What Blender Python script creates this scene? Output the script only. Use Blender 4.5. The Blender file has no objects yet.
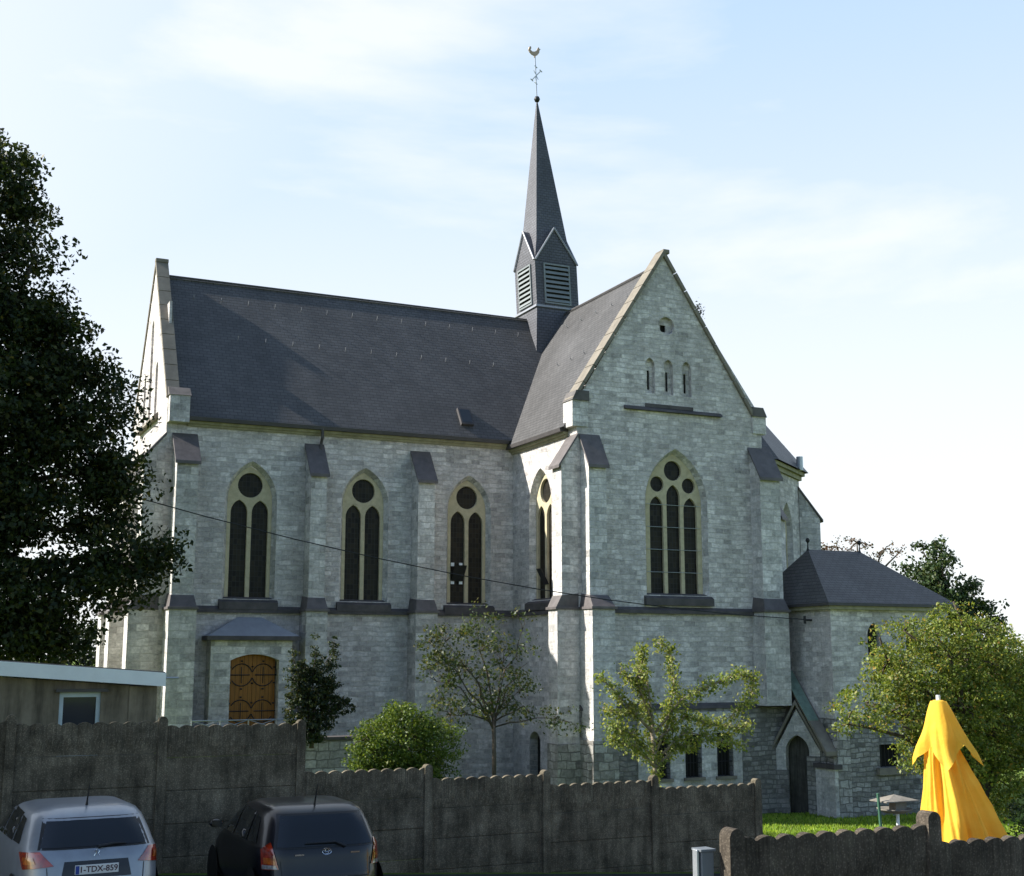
import bpy, bmesh, math, random
import numpy as np
from mathutils import Vector, Matrix, noise as pnoise
from mathutils.geometry import tessellate_polygon
R = math.radians
S = bpy.context.scene
COL = S.collection

# ---------------------------------------------------------------- camera
cam = bpy.data.cameras.new('camera'); co = bpy.data.objects.new('camera', cam); COL.objects.link(co)
co.location = (0, 0, 3.4)
co.rotation_euler = (R(90 + 9.672), 0, R(-24.97))
cam.sensor_width = 36; cam.lens = 1285 / 1024 * 36
cam.clip_start = .1; cam.clip_end = 6000
S.camera = co
# ---------------------------------------------------------------- sun, sky, exposure
EL, BE = 35.9, 23.0
sd = Vector((-math.cos(R(BE)) * math.cos(R(EL)), math.sin(R(BE)) * math.cos(R(EL)), math.sin(R(EL))))
sl = bpy.data.lights.new('sun', 'SUN'); so = bpy.data.objects.new('sun', sl); COL.objects.link(so)
sl.energy = 3.6; sl.angle = R(.5); sl.color = (1, .96, .88)
so.rotation_euler = sd.to_track_quat('Z', 'Y').to_euler()
W = bpy.data.worlds.new('World'); S.world = W; W.use_nodes = True
nt = W.node_tree; nt.nodes.clear()
def N(nt, t, **k):
    n = nt.nodes.new(t)
    for a, b in k.items(): setattr(n, a, b)
    return n
sky = N(nt, 'ShaderNodeTexSky', sky_type='NISHITA', sun_disc=False, sun_elevation=R(EL), sun_rotation=math.atan2(sd.x, sd.y),
        air_density=1.0, dust_density=.6, ozone_density=1.5)
tc = N(nt, 'ShaderNodeTexCoord'); mp = N(nt, 'ShaderNodeMapping')
mp.inputs['Rotation'].default_value = (0, R(18), R(35)); mp.inputs['Scale'].default_value = (1.2, 2.0, 4.2)
nz = N(nt, 'ShaderNodeTexNoise'); nz.inputs['Scale'].default_value = 1.6; nz.inputs['Detail'].default_value = 7; nz.inputs['Roughness'].default_value = .55
nz.inputs['Distortion'].default_value = .2
rp = N(nt, 'ShaderNodeValToRGB'); rp.color_ramp.elements[0].position = .40; rp.color_ramp.elements[1].position = .66
rp.color_ramp.elements[0].color = (.0,) * 3 + (1,); rp.color_ramp.elements[1].color = (.95,) * 3 + (1,)
# thin veil of cloud over the north half of the sky, denser near the horizon; the sky behind the camera is clear
sx = N(nt, 'ShaderNodeSeparateXYZ'); mr = N(nt, 'ShaderNodeMapRange')
mr.inputs['From Min'].default_value = .10; mr.inputs['From Max'].default_value = .56; mr.inputs['To Min'].default_value = 1.0; mr.inputs['To Max'].default_value = .0
mr.interpolation_type = 'SMOOTHSTEP'
mx = N(nt, 'ShaderNodeMath', operation='MAXIMUM')
dt = N(nt, 'ShaderNodeVectorMath', operation='DOT_PRODUCT'); dt.inputs[1].default_value = (.25, .968, 0)
m2 = N(nt, 'ShaderNodeMapRange'); m2.inputs['From Min'].default_value = .05; m2.inputs['From Max'].default_value = .55; m2.interpolation_type = 'SMOOTHSTEP'
mu = N(nt, 'ShaderNodeMath', operation='MULTIPLY')
mixc = N(nt, 'ShaderNodeMixRGB'); veil = N(nt, 'ShaderNodeMixRGB'); veil.inputs[1].default_value = (2.6, 3.6, 4.9, 1); veil.inputs[2].default_value = (4.75, 4.9, 5.05, 1)
bg = N(nt, 'ShaderNodeBackground'); bg.inputs['Strength'].default_value = .08
wo = N(nt, 'ShaderNodeOutputWorld')
L = nt.links.new
L(tc.outputs['Generated'], mp.inputs[0]); L(mp.outputs[0], nz.inputs['Vector']); L(nz.outputs['Fac'], rp.inputs[0])
L(tc.outputs['Generated'], sx.inputs[0]); L(sx.outputs['Z'], mr.inputs['Value'])
L(tc.outputs['Generated'], dt.inputs[0]); L(dt.outputs['Value'], m2.inputs['Value'])
L(rp.outputs[0], mx.inputs[0]); L(mr.outputs[0], mx.inputs[1]); dl = N(nt, 'ShaderNodeVectorMath', operation='DOT_PRODUCT'); dl.inputs[1].default_value = (-.906, .4226, 0); L(tc.outputs['Generated'], dl.inputs[0])
m3 = N(nt, 'ShaderNodeMapRange'); m3.inputs['From Min'].default_value = -.08; m3.inputs['From Max'].default_value = .36; m3.inputs['To Max'].default_value = .75; L(dl.outputs['Value'], m3.inputs['Value'])
mx3 = N(nt, 'ShaderNodeMath', operation='MAXIMUM'); L(mx.outputs[0], mx3.inputs[0]); L(m3.outputs[0], mx3.inputs[1]); L(mx3.outputs[0], veil.inputs[0]); L(veil.outputs[0], mixc.inputs[2]); mu.inputs[0].default_value = .88; L(m2.outputs[0], mu.inputs[1])
L(mu.outputs[0], mixc.inputs[0]); L(sky.outputs[0], mixc.inputs[1]); L(mixc.outputs[0], bg.inputs[0]); L(bg.outputs[0], wo.inputs[0])
S.view_settings.view_transform = 'Standard'; S.view_settings.look = 'None'
S.view_settings.exposure = 1.48; S.view_settings.gamma = 1

# ---------------------------------------------------------------- helpers
def tag(o, label=None, cat=None, group=None, kind=None):
    if label: o['label'] = label
    if cat: o['category'] = cat
    if group: o['group'] = group
    if kind: o['kind'] = kind
    return o
def empty(name, loc=(0, 0, 0), rz=0, parent=None):
    o = bpy.data.objects.new(name, None); COL.objects.link(o); o.location = loc; o.rotation_euler = (0, 0, rz)
    o.empty_display_size = .2
    if parent: o.parent = parent
    return o
class MB:
    def __init__(s): s.v = []; s.f = []
    def add(s, vs, fs):
        b = len(s.v); s.v += [tuple(v) for v in vs]; s.f += [tuple(b + i for i in f) for f in fs]; return s
    def box(s, a, b):
        x0, y0, z0 = a; x1, y1, z1 = b
        return s.add([(x0,y0,z0),(x1,y0,z0),(x1,y1,z0),(x0,y1,z0),(x0,y0,z1),(x1,y0,z1),(x1,y1,z1),(x0,y1,z1)],
              [(0,3,2,1),(4,5,6,7),(0,1,5,4),(1,2,6,5),(2,3,7,6),(3,0,4,7)])
    def hexa(s, p):   # 8 points: bottom ring then top ring
        return s.add(p, [(0,3,2,1),(4,5,6,7),(0,1,5,4),(1,2,6,5),(2,3,7,6),(3,0,4,7)])
    def plate(s, loops, fr, d0, d1):
        """solid of a 2D outline (first loop) with holes, in frame (O,U,V,N)"""
        O, U, V, Nn = [Vector(q) for q in fr]
        ls = [[Vector((p[0], p[1], 0)) for p in l] for l in loops]
        tris = tessellate_polygon(ls); flat = [p for l in ls for p in l]; n = len(flat)
        P = lambda p, d: O + U * p.x + V * p.y + Nn * d
        vs = [P(p, d0) for p in flat] + [P(p, d1) for p in flat]
        fs = [tuple(t) for t in tris] + [tuple(i + n for i in reversed(t)) for t in tris]
        b = 0
        for l in ls:
            m = len(l)
            for i in range(m): fs.append((b + i, b + (i + 1) % m, b + (i + 1) % m + n, b + i + n))
            b += m
        return s.add(vs, fs)
    def tube(s, pts, rad, k=8, cap=True):
        pts = [Vector(p) for p in pts]; n = len(pts)
        if not hasattr(rad, '__len__'): rad = [rad] * n
        up = Vector((0, 0, 1)); rings = []
        for i, p in enumerate(pts):
            d = (pts[min(i + 1, n - 1)] - pts[max(i - 1, 0)])
            d = d.normalized() if d.length > 1e-9 else Vector((0, 0, 1))
            a = d.cross(up if abs(d.z) < .95 else Vector((1, 0, 0))).normalized(); b = d.cross(a)
            rings += [p + (a * math.cos(2*math.pi*j/k) + b * math.sin(2*math.pi*j/k)) * rad[i] for j in range(k)]
        fs = [(i*k+j, i*k+(j+1) % k, (i+1)*k+(j+1) % k, (i+1)*k+j) for i in range(n-1) for j in range(k)]
        if cap: fs += [tuple(range(k))[::-1], tuple((n-1)*k + j for j in range(k))]
        return s.add(rings, fs)
    def lathe(s, prof, c=(0, 0, 0), k=20):
        n = len(prof)
        vs = [(c[0]+r*math.cos(2*math.pi*j/k), c[1]+r*math.sin(2*math.pi*j/k), c[2]+z) for r, z in prof for j in range(k)]
        fs = [(i*k+j, i*k+(j+1) % k, (i+1)*k+(j+1) % k, (i+1)*k+j) for i in range(n-1) for j in range(k)]
        return s.add(vs, fs)
    def build(s, name, mat, parent=None, smooth=False, fix=True, bevel=0):
        me = bpy.data.meshes.new(name); me.from_pydata(s.v, [], s.f); me.materials.append(mat)
        if fix:
            bm = bmesh.new(); bm.from_mesh(me); bmesh.ops.recalc_face_normals(bm, faces=bm.faces); bm.to_mesh(me); bm.free()
        if smooth:
            me.polygons.foreach_set('use_smooth', [True] * len(me.polygons))
        me.update()
        o = bpy.data.objects.new(name, me); COL.objects.link(o)
        if parent: o.parent = parent
        if bevel:
            m = o.modifiers.new('bevel', 'BEVEL'); m.width = bevel; m.segments = 2; m.limit_method = 'ANGLE'
        return o
def arch(cx, w, z0, za, k=10, h=None):
    """pointed arch outline"""
    h = w * .76 if h is None else h; r = (h*h + w*w/4) / w; zs = za - h; out = [(cx - w/2, z0), (cx + w/2, z0)]
    a = math.asin(min(1, h / r))
    for i in range(k + 1): t = a*i/k; out.append((cx + w/2 - r + r*math.cos(t), zs + r*math.sin(t)))
    for i in range(k - 1, -1, -1): t = a*i/k; out.append((cx - w/2 + r - r*math.cos(t), zs + r*math.sin(t)))
    return out
def seg_arch(cx, w, z0, za, rise, k=8):
    r = (rise*rise + w*w/4) / (2*rise); a = math.asin(w/2/r)
    return [(cx - w/2, z0), (cx + w/2, z0)] + [(cx + r*math.sin(a - 2*a*i/k), za - r + r*math.cos(a - 2*a*i/k)) for i in range(k + 1)]
def circ(cx, cz, r, k=28): return [(cx + r*math.cos(2*math.pi*i/k), cz + r*math.sin(2*math.pi*i/k)) for i in range(k)]
def rect(x0, z0, x1, z1): return [(x0, z0), (x1, z0), (x1, z1), (x0, z1)]

# ---------------------------------------------------------------- materials
def newmat(name, rough=.9, spec=.3):
    m = bpy.data.materials.new(name); m.use_nodes = True; t = m.node_tree; b = t.nodes['Principled BSDF']
    b.inputs['Roughness'].default_value = rough; b.inputs['Specular IOR Level'].default_value = spec
    return m, t, b
def facecoord(t):
    """metres along the face and up the face, whichever way it looks"""
    g = N(t, 'ShaderNodeNewGeometry'); p = N(t, 'ShaderNodeSeparateXYZ'); n = N(t, 'ShaderNodeSeparateXYZ')
    t.links.new(g.outputs['Position'], p.inputs[0]); t.links.new(g.outputs['True Normal'], n.inputs[0])
    def M(op, a, b=None):
        q = N(t, 'ShaderNodeMath', operation=op)
        for i, v in enumerate((a, b)):
            if v is None: continue
            if isinstance(v, (int, float)): q.inputs[i].default_value = v
            else: t.links.new(v, q.inputs[i])
        return q.outputs[0]
    hz = M('MAXIMUM', M('SQRT', M('MAXIMUM', M('SUBTRACT', 1.0, M('MULTIPLY', n.outputs[2], n.outputs[2])), 0.0)), .08)
    u = M('DIVIDE', M('SUBTRACT', M('MULTIPLY', p.outputs[1], n.outputs[0]), M('MULTIPLY', p.outputs[0], n.outputs[1])), hz)
    v = M('DIVIDE', p.outputs[2], hz)
    c = N(t, 'ShaderNodeCombineXYZ'); t.links.new(u, c.inputs[0]); t.links.new(v, c.inputs[1])
    return c.outputs[0], g.outputs['Position'], M
def noise(t, vec, scale, detail=5, rough=.6, sc=None):
    n = N(t, 'ShaderNodeTexNoise'); n.inputs['Scale'].default_value = scale; n.inputs['Detail'].default_value = detail; n.inputs['Roughness'].default_value = rough
    if sc:
        m = N(t, 'ShaderNodeMapping'); m.inputs['Scale'].default_value = sc; t.links.new(vec, m.inputs[0]); vec = m.outputs[0]
    if vec is not None: t.links.new(vec, n.inputs['Vector'])
    return n.outputs['Fac']
def ramp(t, fac, stops):
    r = N(t, 'ShaderNodeValToRGB'); e = r.color_ramp.elements
    while len(e) < len(stops): e.new(.5)
    for q, (p, c) in zip(e, stops): q.position = p; q.color = tuple(c) + (1,) if len(c) == 3 else c
    t.links.new(fac, r.inputs[0]); return r.outputs[0]
def mixc_(t, a, b, fac, mode='MIX'):
    m = N(t, 'ShaderNodeMixRGB', blend_type=mode)
    for i, v in ((0, fac), (1, a), (2, b)):
        if isinstance(v, (int, float)): m.inputs[i].default_value = v
        elif isinstance(v, tuple): m.inputs[i].default_value = v + (1,) if len(v) == 3 else v
        else: t.links.new(v, m.inputs[i])
    return m.outputs[0]
def bump(t, b, h, strength=.5, dist=.02):
    n = N(t, 'ShaderNodeBump'); n.inputs['Strength'].default_value = strength; n.inputs['Distance'].default_value = dist
    t.links.new(h, n.inputs['Height']); t.links.new(n.outputs[0], b.inputs['Normal'])
def g3(v): return (v, v, v)
def masonry(name, c1, c2, mortar, bw, bh, ms, dark=.12, wobble=.03, stain=.5, bstr=.6, tint=(.33, .27, .25)):
    m, t, b = newmat(name, .92, .2)
    vec, pos, M = facecoord(t)
    # wobble the joints a little
    nn = N(t, 'ShaderNodeTexNoise'); nn.inputs['Scale'].default_value = 1.7; nn.inputs['Detail'].default_value = 3; t.links.new(vec, nn.inputs['Vector'])
    sub = N(t, 'ShaderNodeVectorMath', operation='SUBTRACT'); sub.inputs[1].default_value = (.5, .5, .5); t.links.new(nn.outputs['Color'], sub.inputs[0])
    sc = N(t, 'ShaderNodeVectorMath', operation='SCALE'); sc.inputs['Scale'].default_value = wobble * 4; t.links.new(sub.outputs[0], sc.inputs[0])
    ad = N(t, 'ShaderNodeVectorMath', operation='ADD'); t.links.new(vec, ad.inputs[0]); t.links.new(sc.outputs[0], ad.inputs[1])
    def brick(a, c, mo, off=.5, sq=1.0, sf=2):
        k = N(t, 'ShaderNodeTexBrick', offset=off, squash=sq, squash_frequency=sf); k.inputs['Scale'].default_value = 1
        k.inputs['Color1'].default_value = a + (1,); k.inputs['Color2'].default_value = c + (1,); k.inputs['Mortar'].default_value = mo + (1,)
        k.inputs['Mortar Size'].default_value = ms; k.inputs['Mortar Smooth'].default_value = .4
        k.inputs['Brick Width'].default_value = bw; k.inputs['Row Height'].default_value = bh; k.inputs['Bias'].default_value = 0
        t.links.new(ad.outputs[0], k.inputs['Vector']); return k
    k1 = brick(g3(0), g3(1), g3(.5), .43, 1.35, 3)
    stone = ramp(t, k1.outputs['Color'], [(0, tuple(v * (1 - dark * 3) for v in c1)), (.14, c1), (.6, c2), (.88, tuple(min(1, v * 1.16) for v in c2)), (1, tuple(min(1, v * 1.3) for v in c2))])
    stone = mixc_(t, stone, tint, ramp(t, noise(t, vec, .9, 4), [(.52, g3(0)), (.78, g3(.45))]))
    fine = ramp(t, noise(t, pos, 9, 6, .7), [(.3, g3(.68)), (.7, g3(1.22))])
    stone = mixc_(t, stone, fine, 1.0, 'MULTIPLY')
    stone = mixc_(t, stone, ramp(t, noise(t, vec, 3.2, 4, .75, (1, 1.8, 1)), [(.28, g3(.68)), (.5, g3(1.0)), (.75, g3(1.22))]), 1.0, 'MULTIPLY')
    # scattered dark and pale replaced stones
    k3 = brick(g3(0), g3(1), g3(.5), .43, 1.35, 3); k3.inputs['Bias'].default_value = -.86
    stone = mixc_(t, stone, mixc_(t, g3(1), (.62, .58, .60), k3.outputs['Color']), .55, 'MULTIPLY')
    big = ramp(t, noise(t, pos, .35, 5, .65), [(.3, g3(1 - stain * .45)), (.65, g3(1.1))])
    stone = mixc_(t, stone, big, 1.0, 'MULTIPLY')
    streak = ramp(t, noise(t, vec, 1.0, 5, .6, (1.6, .16, 1)), [(.35, g3(1 - stain * .5)), (.6, g3(1.04))])
    stone = mixc_(t, stone, streak, 1.0, 'MULTIPLY')
    colr = mixc_(t, stone, mortar, k1.outputs['Fac'])
    t.links.new(colr, b.inputs['Base Color'])
    inv = M('SUBTRACT', 1.0, k1.outputs['Fac']); h = M('ADD', M('MULTIPLY', inv, .8), M('MULTIPLY', noise(t, pos, 14, 5, .7), .9))
    bump(t, b, h, min(1, bstr*1.5), .04)
    return m
M_STONE = masonry('coursed_limestone', (.50, .47, .455), (.58, .545, .525), (.59, .55, .515), .38, .19, .011, dark=.06, wobble=.045, stain=.36)
M_QUOIN = masonry('ashlar_quoins', (.49, .475, .455), (.59, .565, .54), (.57, .54, .50), .45, .27, .011, dark=.07, stain=.34)
M_RUBBLE = masonry('rough_rubble', (.225, .215, .20), (.325, .31, .29), (.17, .165, .15), .34, .18, .022, dark=.12, wobble=.055, stain=.5, bstr=1.0)
M_RUBQ = masonry('rubble_quoins', (.29, .275, .255), (.40, .385, .36), (.19, .18, .165), .40, .29, .020, dark=.1, wobble=.06, stain=.4, bstr=1.0)
def simple(name, col, rough=.8, spec=.3, metal=0, var=.25, scale=3, streaks=None, bmp=.2, col2=None):
    m, t, b = newmat(name, rough, spec); b.inputs['Metallic'].default_value = metal
    g = N(t, 'ShaderNodeNewGeometry'); pos = g.outputs['Position']
    c = ramp(t, noise(t, pos, scale, 6, .65), [(.3, tuple(v * (1 - var) for v in col)), (.7, tuple(min(1, v * (1 + var)) for v in (col2 or col)))])
    if streaks:
        c = mixc_(t, c, ramp(t, noise(t, pos, 1, 6, .7, streaks), [(.35, g3(.45)), (.62, g3(1.1))]), 1.0, 'MULTIPLY')
    t.links.new(c, b.inputs['Base Color'])
    if bmp: bump(t, b, noise(t, pos, scale * 9, 5, .7), bmp, .01)
    return m
M_TRACERY = simple('cream_tracery_stone', (.46, .40, .27), .9, .2, var=.18, scale=4)
M_DARKST = simple('weathered_dark_stone', (.075, .066, .066), .75, .4, var=.35, scale=2.5)
M_CAP = simple('buttress_cap_stone', (.10, .087, .085), .6, .5, var=.3, scale=3)
M_COPING = simple('coping_stone', (.19, .168, .135), .8, .3, var=.22, scale=2.2)
M_COPDARK = simple('dark_coping_lead', (.10, .09, .085), .7, .4, var=.25)  # darker coping tone for kneeler caps and corner porch roof
M_CORN = simple('cornice_moulding', (.27, .25, .165), .85, .3, var=.3, scale=3)
M_GUTTER = simple('gutter_metal', (.06, .055, .055), .6, .4, var=.2)
M_LEAD = simple('lead_sheet', (.26, .27, .30), .45, .5, var=.15)
M_COPPER = simple('green_copper', (.15, .21, .17), .7, .3, var=.3, scale=4)
def slate(name, col, rough=.55, bw=.3, bh=.16, spec=.5):
    m, t, b = newmat(name, rough, spec); vec, pos, M = facecoord(t)
    k = N(t, 'ShaderNodeTexBrick', offset=.5); k.inputs['Scale'].default_value = 1
    k.inputs['Color1'].default_value = g3(.88) + (1,); k.inputs['Color2'].default_value = g3(1.10) + (1,); k.inputs['Mortar'].default_value = g3(.45) + (1,)
    k.inputs['Mortar Size'].default_value = .008; k.inputs['Brick Width'].default_value = bw; k.inputs['Row Height'].default_value = bh
    t.links.new(vec, k.inputs['Vector'])
    k.inputs['Mortar Size'].default_value = .012
    c = mixc_(t, col, k.outputs['Color'], 1.0, 'MULTIPLY')
    c = mixc_(t, c, ramp(t, noise(t, pos, .45, 5, .6), [(.3, g3(.8)), (.7, g3(1.2))]), 1.0, 'MULTIPLY')
    c = mixc_(t, c, ramp(t, noise(t, vec, 1, 5, .6, (2.2, .12, 1)), [(.3, g3(.9)), (.7, g3(1.08))]), 1.0, 'MULTIPLY')
    t.links.new(c, b.inputs['Base Color'])
    sp = N(t, 'ShaderNodeSeparateXYZ'); t.links.new(vec, sp.inputs[0])
    saw = M('SUBTRACT', 1.0, M('FRACT', M('DIVIDE', sp.outputs[1], bh)))
    bump(t, b, M('ADD', saw, M('MULTIPLY', k.outputs['Fac'], -.6)), .6, .012)
    return m
M_SLATE = slate('roof_slate', (.080, .078, .078), .5, spec=.3)
M_SPSLATE = slate('steeple_slate', (.085, .086, .10), .6, .22, .13)
def glassmat(name, col=(.012, .012, .013), rough=.18, lead=True, tint=None):
    m, t, b = newmat(name, rough, .5)
    vec, pos, M = facecoord(t)
    if lead:
        k = N(t, 'ShaderNodeTexBrick', offset=0); k.inputs['Scale'].default_value = 1; k.inputs['Brick Width'].default_value = .14; k.inputs['Row Height'].default_value = .2
        k.inputs['Mortar Size'].default_value = .008; k.inputs['Color1'].default_value = col + (1,); k.inputs['Color2'].default_value = tuple(v * 2.2 for v in (tint or col)) + (1,)
        k.inputs['Mortar'].default_value = (.03, .03, .03, 1); t.links.new(vec, k.inputs['Vector'])
        t.links.new(k.outputs['Color'], b.inputs['Base Color'])
        bump(t, b, noise(t, pos, 7, 2), .25, .02)
    else: b.inputs['Base Color'].default_value = col + (1,)
    return m
M_GLASS = glassmat('leaded_glass', (.008, .007, .006), .45, tint=(.012, .010, .006)); M_GLASS.node_tree.nodes['Principled BSDF'].inputs['Specular IOR Level'].default_value = .15
M_BLACK = simple('black_metal', (.012, .012, .013), .5, .4, var=.2, bmp=0)
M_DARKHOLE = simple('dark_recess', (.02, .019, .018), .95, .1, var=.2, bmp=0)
def wood(name, col):
    m, t, b = newmat(name, .6, .35); vec, pos, M = facecoord(t)
    sp = N(t, 'ShaderNodeSeparateXYZ'); t.links.new(vec, sp.inputs[0])
    c = ramp(t, noise(t, vec, 1, 6, .65, (22, 1.5, 1)), [(.3, tuple(v * .65 for v in col)), (.7, tuple(v * 1.25 for v in col))])
    fr = M('FRACT', M('DIVIDE', sp.outputs[0], .155)); line = M('LESS_THAN', fr, .08)
    c = mixc_(t, c, tuple(v * .25 for v in col), line)
    t.links.new(c, b.inputs['Base Color']); bump(t, b, M('SUBTRACT', 1.0, line), .5, .01)
    return m
M_WOOD = wood('varnished_oak', (.29, .122, .019))
M_LOUVRE = simple('louvre_zinc', (.19, .21, .215), .5, .5, var=.12)
M_METAL = simple('galvanised_metal', (.42, .44, .46), .4, .5, metal=.6, var=.12)
M_GILT = simple('weathered_gilt', (.45, .33, .22), .4, .5, metal=.5, var=.2)
def concrete(name, col):
    m, t, b = newmat(name, .95, .15); vec, pos, M = facecoord(t)
    c = ramp(t, noise(t, pos, 2.2, 7, .7), [(.3, tuple(v * .45 for v in col)), (.5, col), (.7, tuple(v * 1.7 for v in col))])
    c = mixc_(t, c, ramp(t, noise(t, vec, 1, 6, .7, (5.5, .6, 1)), [(.36, g3(.58)), (.62, g3(1.15))]), 1.0, 'MULTIPLY')
    c = mixc_(t, c, (.05, .065, .02), ramp(t, noise(t, pos, 1.1, 5, .7), [(.62, g3(0)), (.85, g3(.35))]))
    v = N(t, 'ShaderNodeTexVoronoi'); v.inputs['Scale'].default_value = 38; t.links.new(pos, v.inputs['Vector'])
    c = mixc_(t, c, ramp(t, v.outputs['Distance'], [(.1, g3(1.6)), (.45, g3(.82))]), 1.0, 'MULTIPLY')
    t.links.new(c, b.inputs['Base Color']); bump(t, b, noise(t, pos, 30, 6, .8), .5, .012)
    return m
M_CONC = concrete('stained_concrete', (.135, .115, .082))
M_CONC2 = concrete('dark_concrete', (.085, .070, .054))
M_RENDER = simple('cement_render', (.20, .17, .13), .95, .2, var=.3, scale=1.3, streaks=(3, 3, .4))
M_WHITE = simple('white_paint', (.72, .76, .78), .5, .4, var=.06)
M_WINFR = simple('pale_blue_frame', (.42, .50, .55), .6, .4, var=.1)
M_YELLOW = None
def leafmat(name, stops, trans=.4, spec=.35):
    m = bpy.data.materials.new(name); m.use_nodes = True; t = m.node_tree; b = t.nodes['Principled BSDF']; out = t.nodes['Material Output']
    g = N(t, 'ShaderNodeNewGeometry'); c = ramp(t, g.outputs['Random Per Island'], stops)
    c = mixc_(t, c, ramp(t, noise(t, g.outputs['Position'], .9, 3), [(.3, g3(.7)), (.7, g3(1.3))]), 1.0, 'MULTIPLY')
    t.links.new(c, b.inputs['Base Color']); b.inputs['Roughness'].default_value = .5; b.inputs['Specular IOR Level'].default_value = spec
    tr = N(t, 'ShaderNodeBsdfTranslucent'); t.links.new(mixc_(t, c, (1.3, 1.25, .5), 1.0, 'MULTIPLY'), tr.inputs[0])
    mx = N(t, 'ShaderNodeMixShader'); mx.inputs[0].default_value = trans
    t.links.new(b.outputs[0], mx.inputs[1]); t.links.new(tr.outputs[0], mx.inputs[2]); t.links.new(mx.outputs[0], out.inputs[0])
    return m
M_BARK = simple('bark', (.10, .08, .06), .95, .15, var=.4, scale=6, streaks=(8, 8, 1), bmp=.8)
M_BARKL = simple('pale_bark', (.24, .20, .15), .95, .15, var=.4, scale=6, bmp=.8)
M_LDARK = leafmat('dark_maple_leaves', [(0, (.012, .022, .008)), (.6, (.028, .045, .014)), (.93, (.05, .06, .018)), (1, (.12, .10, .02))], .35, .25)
M_LPEAR = leafmat('pear_leaves', [(0, (.09, .14, .03)), (.5, (.20, .25, .05)), (1, (.34, .33, .10))], .4)
M_LWIL = leafmat('dull_leaves', [(0, (.035, .06, .022)), (.6, (.07, .10, .03)), (1, (.12, .11, .04))], .4)
M_LSHRUB = leafmat('shrub_leaves', [(0, (.016, .03, .012)), (.7, (.035, .055, .02)), (1, (.10, .09, .03))], .3)
M_LBUSH = leafmat('box_leaves', [(0, (.04, .075, .012)), (.6, (.09, .14, .02)), (1, (.17, .20, .035))], .35)
M_LRIGHT = leafmat('plum_leaves', [(0, (.06, .10, .02)), (.5, (.15, .20, .035)), (.90, (.25, .27, .06)), (.97, (.30, .22, .04)), (1, (.38, .22, .06))], .4)
M_LCON = leafmat('conifer_needles', [(0, (.018, .04, .014)), (.7, (.045, .075, .022)), (1, (.09, .11, .03))], .2)
M_LCOP = leafmat('copper_leaves', [(0, (.05, .03, .02)), (.6, (.12, .06, .03)), (1, (.10, .11, .04))], .3)
M_LHEDGE = leafmat('hedge_leaves', [(0, (.010, .02, .008)), (1, (.03, .045, .015))], .2)
def groundmat(name, stops, scale, fine=40, b_=.6):
    m, t, b = newmat(name, .97, .1); g = N(t, 'ShaderNodeNewGeometry'); pos = g.outputs['Position']
    c = ramp(t, noise(t, pos, scale, 8, .7), stops)
    c = mixc_(t, c, ramp(t, noise(t, pos, fine, 4, .8), [(.3, g3(.6)), (.7, g3(1.35))]), 1.0, 'MULTIPLY')
    t.links.new(c, b.inputs['Base Color']); bump(t, b, noise(t, pos, fine, 5, .8), b_, .03); return m
M_GRASSG = groundmat('lawn_ground', [(.3, (.08, .12, .02)), (.7, (.13, .19, .03))], .8)
M_ASPH = groundmat('asphalt', [(.3, (.035, .034, .032)), (.7, (.065, .062, .058))], 1.5, 60, .4)
M_BLADE = leafmat('grass_blades', [(0, (.14, .24, .025)), (.6, (.24, .36, .04)), (1, (.36, .42, .08))], .45)

# ---------------------------------------------------------------- ground
def sm(a, b, x): t = max(0, min(1, (x - a) / (b - a))); return t*t*(3 - 2*t)
def lerpt(x, pts):
    if x <= pts[0][0]: return pts[0][1]
    for (a, u), (b, v) in zip(pts, pts[1:]):
        if x <= b: return u + (v - u) * (x - a) / (b - a)
    return pts[-1][1]
def gz(x, y):
    f = lerpt(x, [(-6, .3), (2, .06), (14.5, -.75), (22, -1.2), (60, -2.2)])
    bk = lerpt(x, [(-20, 1.0), (12.9, .85), (14.4, -1.2), (16, -2.1), (22, -2.4), (45, -2.7), (80, -4)])
    lo = lerpt(x, [(-20, .6), (6, -.1), (11, -1.3), (16, -2.1), (22, -2.4), (45, -2.7), (80, -4)])
    bk = lo + (bk - lo) * sm(42.6, 43.6, y)
    return f + (bk - f) * sm(23, 34, y)
def sheet(name, xs, ys, mat, dz=0, kind='structure'):
    vs = [(x, y, gz(x, y) + dz) for y in ys for x in xs]; n = len(xs)
    fs = [(j*n+i, j*n+i+1, (j+1)*n+i+1, (j+1)*n+i) for j in range(len(ys)-1) for i in range(n-1)]
    o = MB().add(vs, fs).build(name, mat, smooth=True, fix=False); tag(o, kind=kind); return o
def axis(lo, hi, st, far): 
    a = [lo + st*i for i in range(int((hi-lo)/st)+1)]
    e = []; d = st
    while d < far: d *= 1.8; e.append(d)
    return [lo - q for q in reversed(e)] + a + [hi + q for q in e]
sheet('ground', axis(-14, 62, 1, 3000), axis(-8, 68, .5, 3000), M_GRASSG)
sheet('car_park', [-14 + i for i in range(40)], [2 + .95*i for i in range(22)], M_ASPH, .006)

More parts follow.
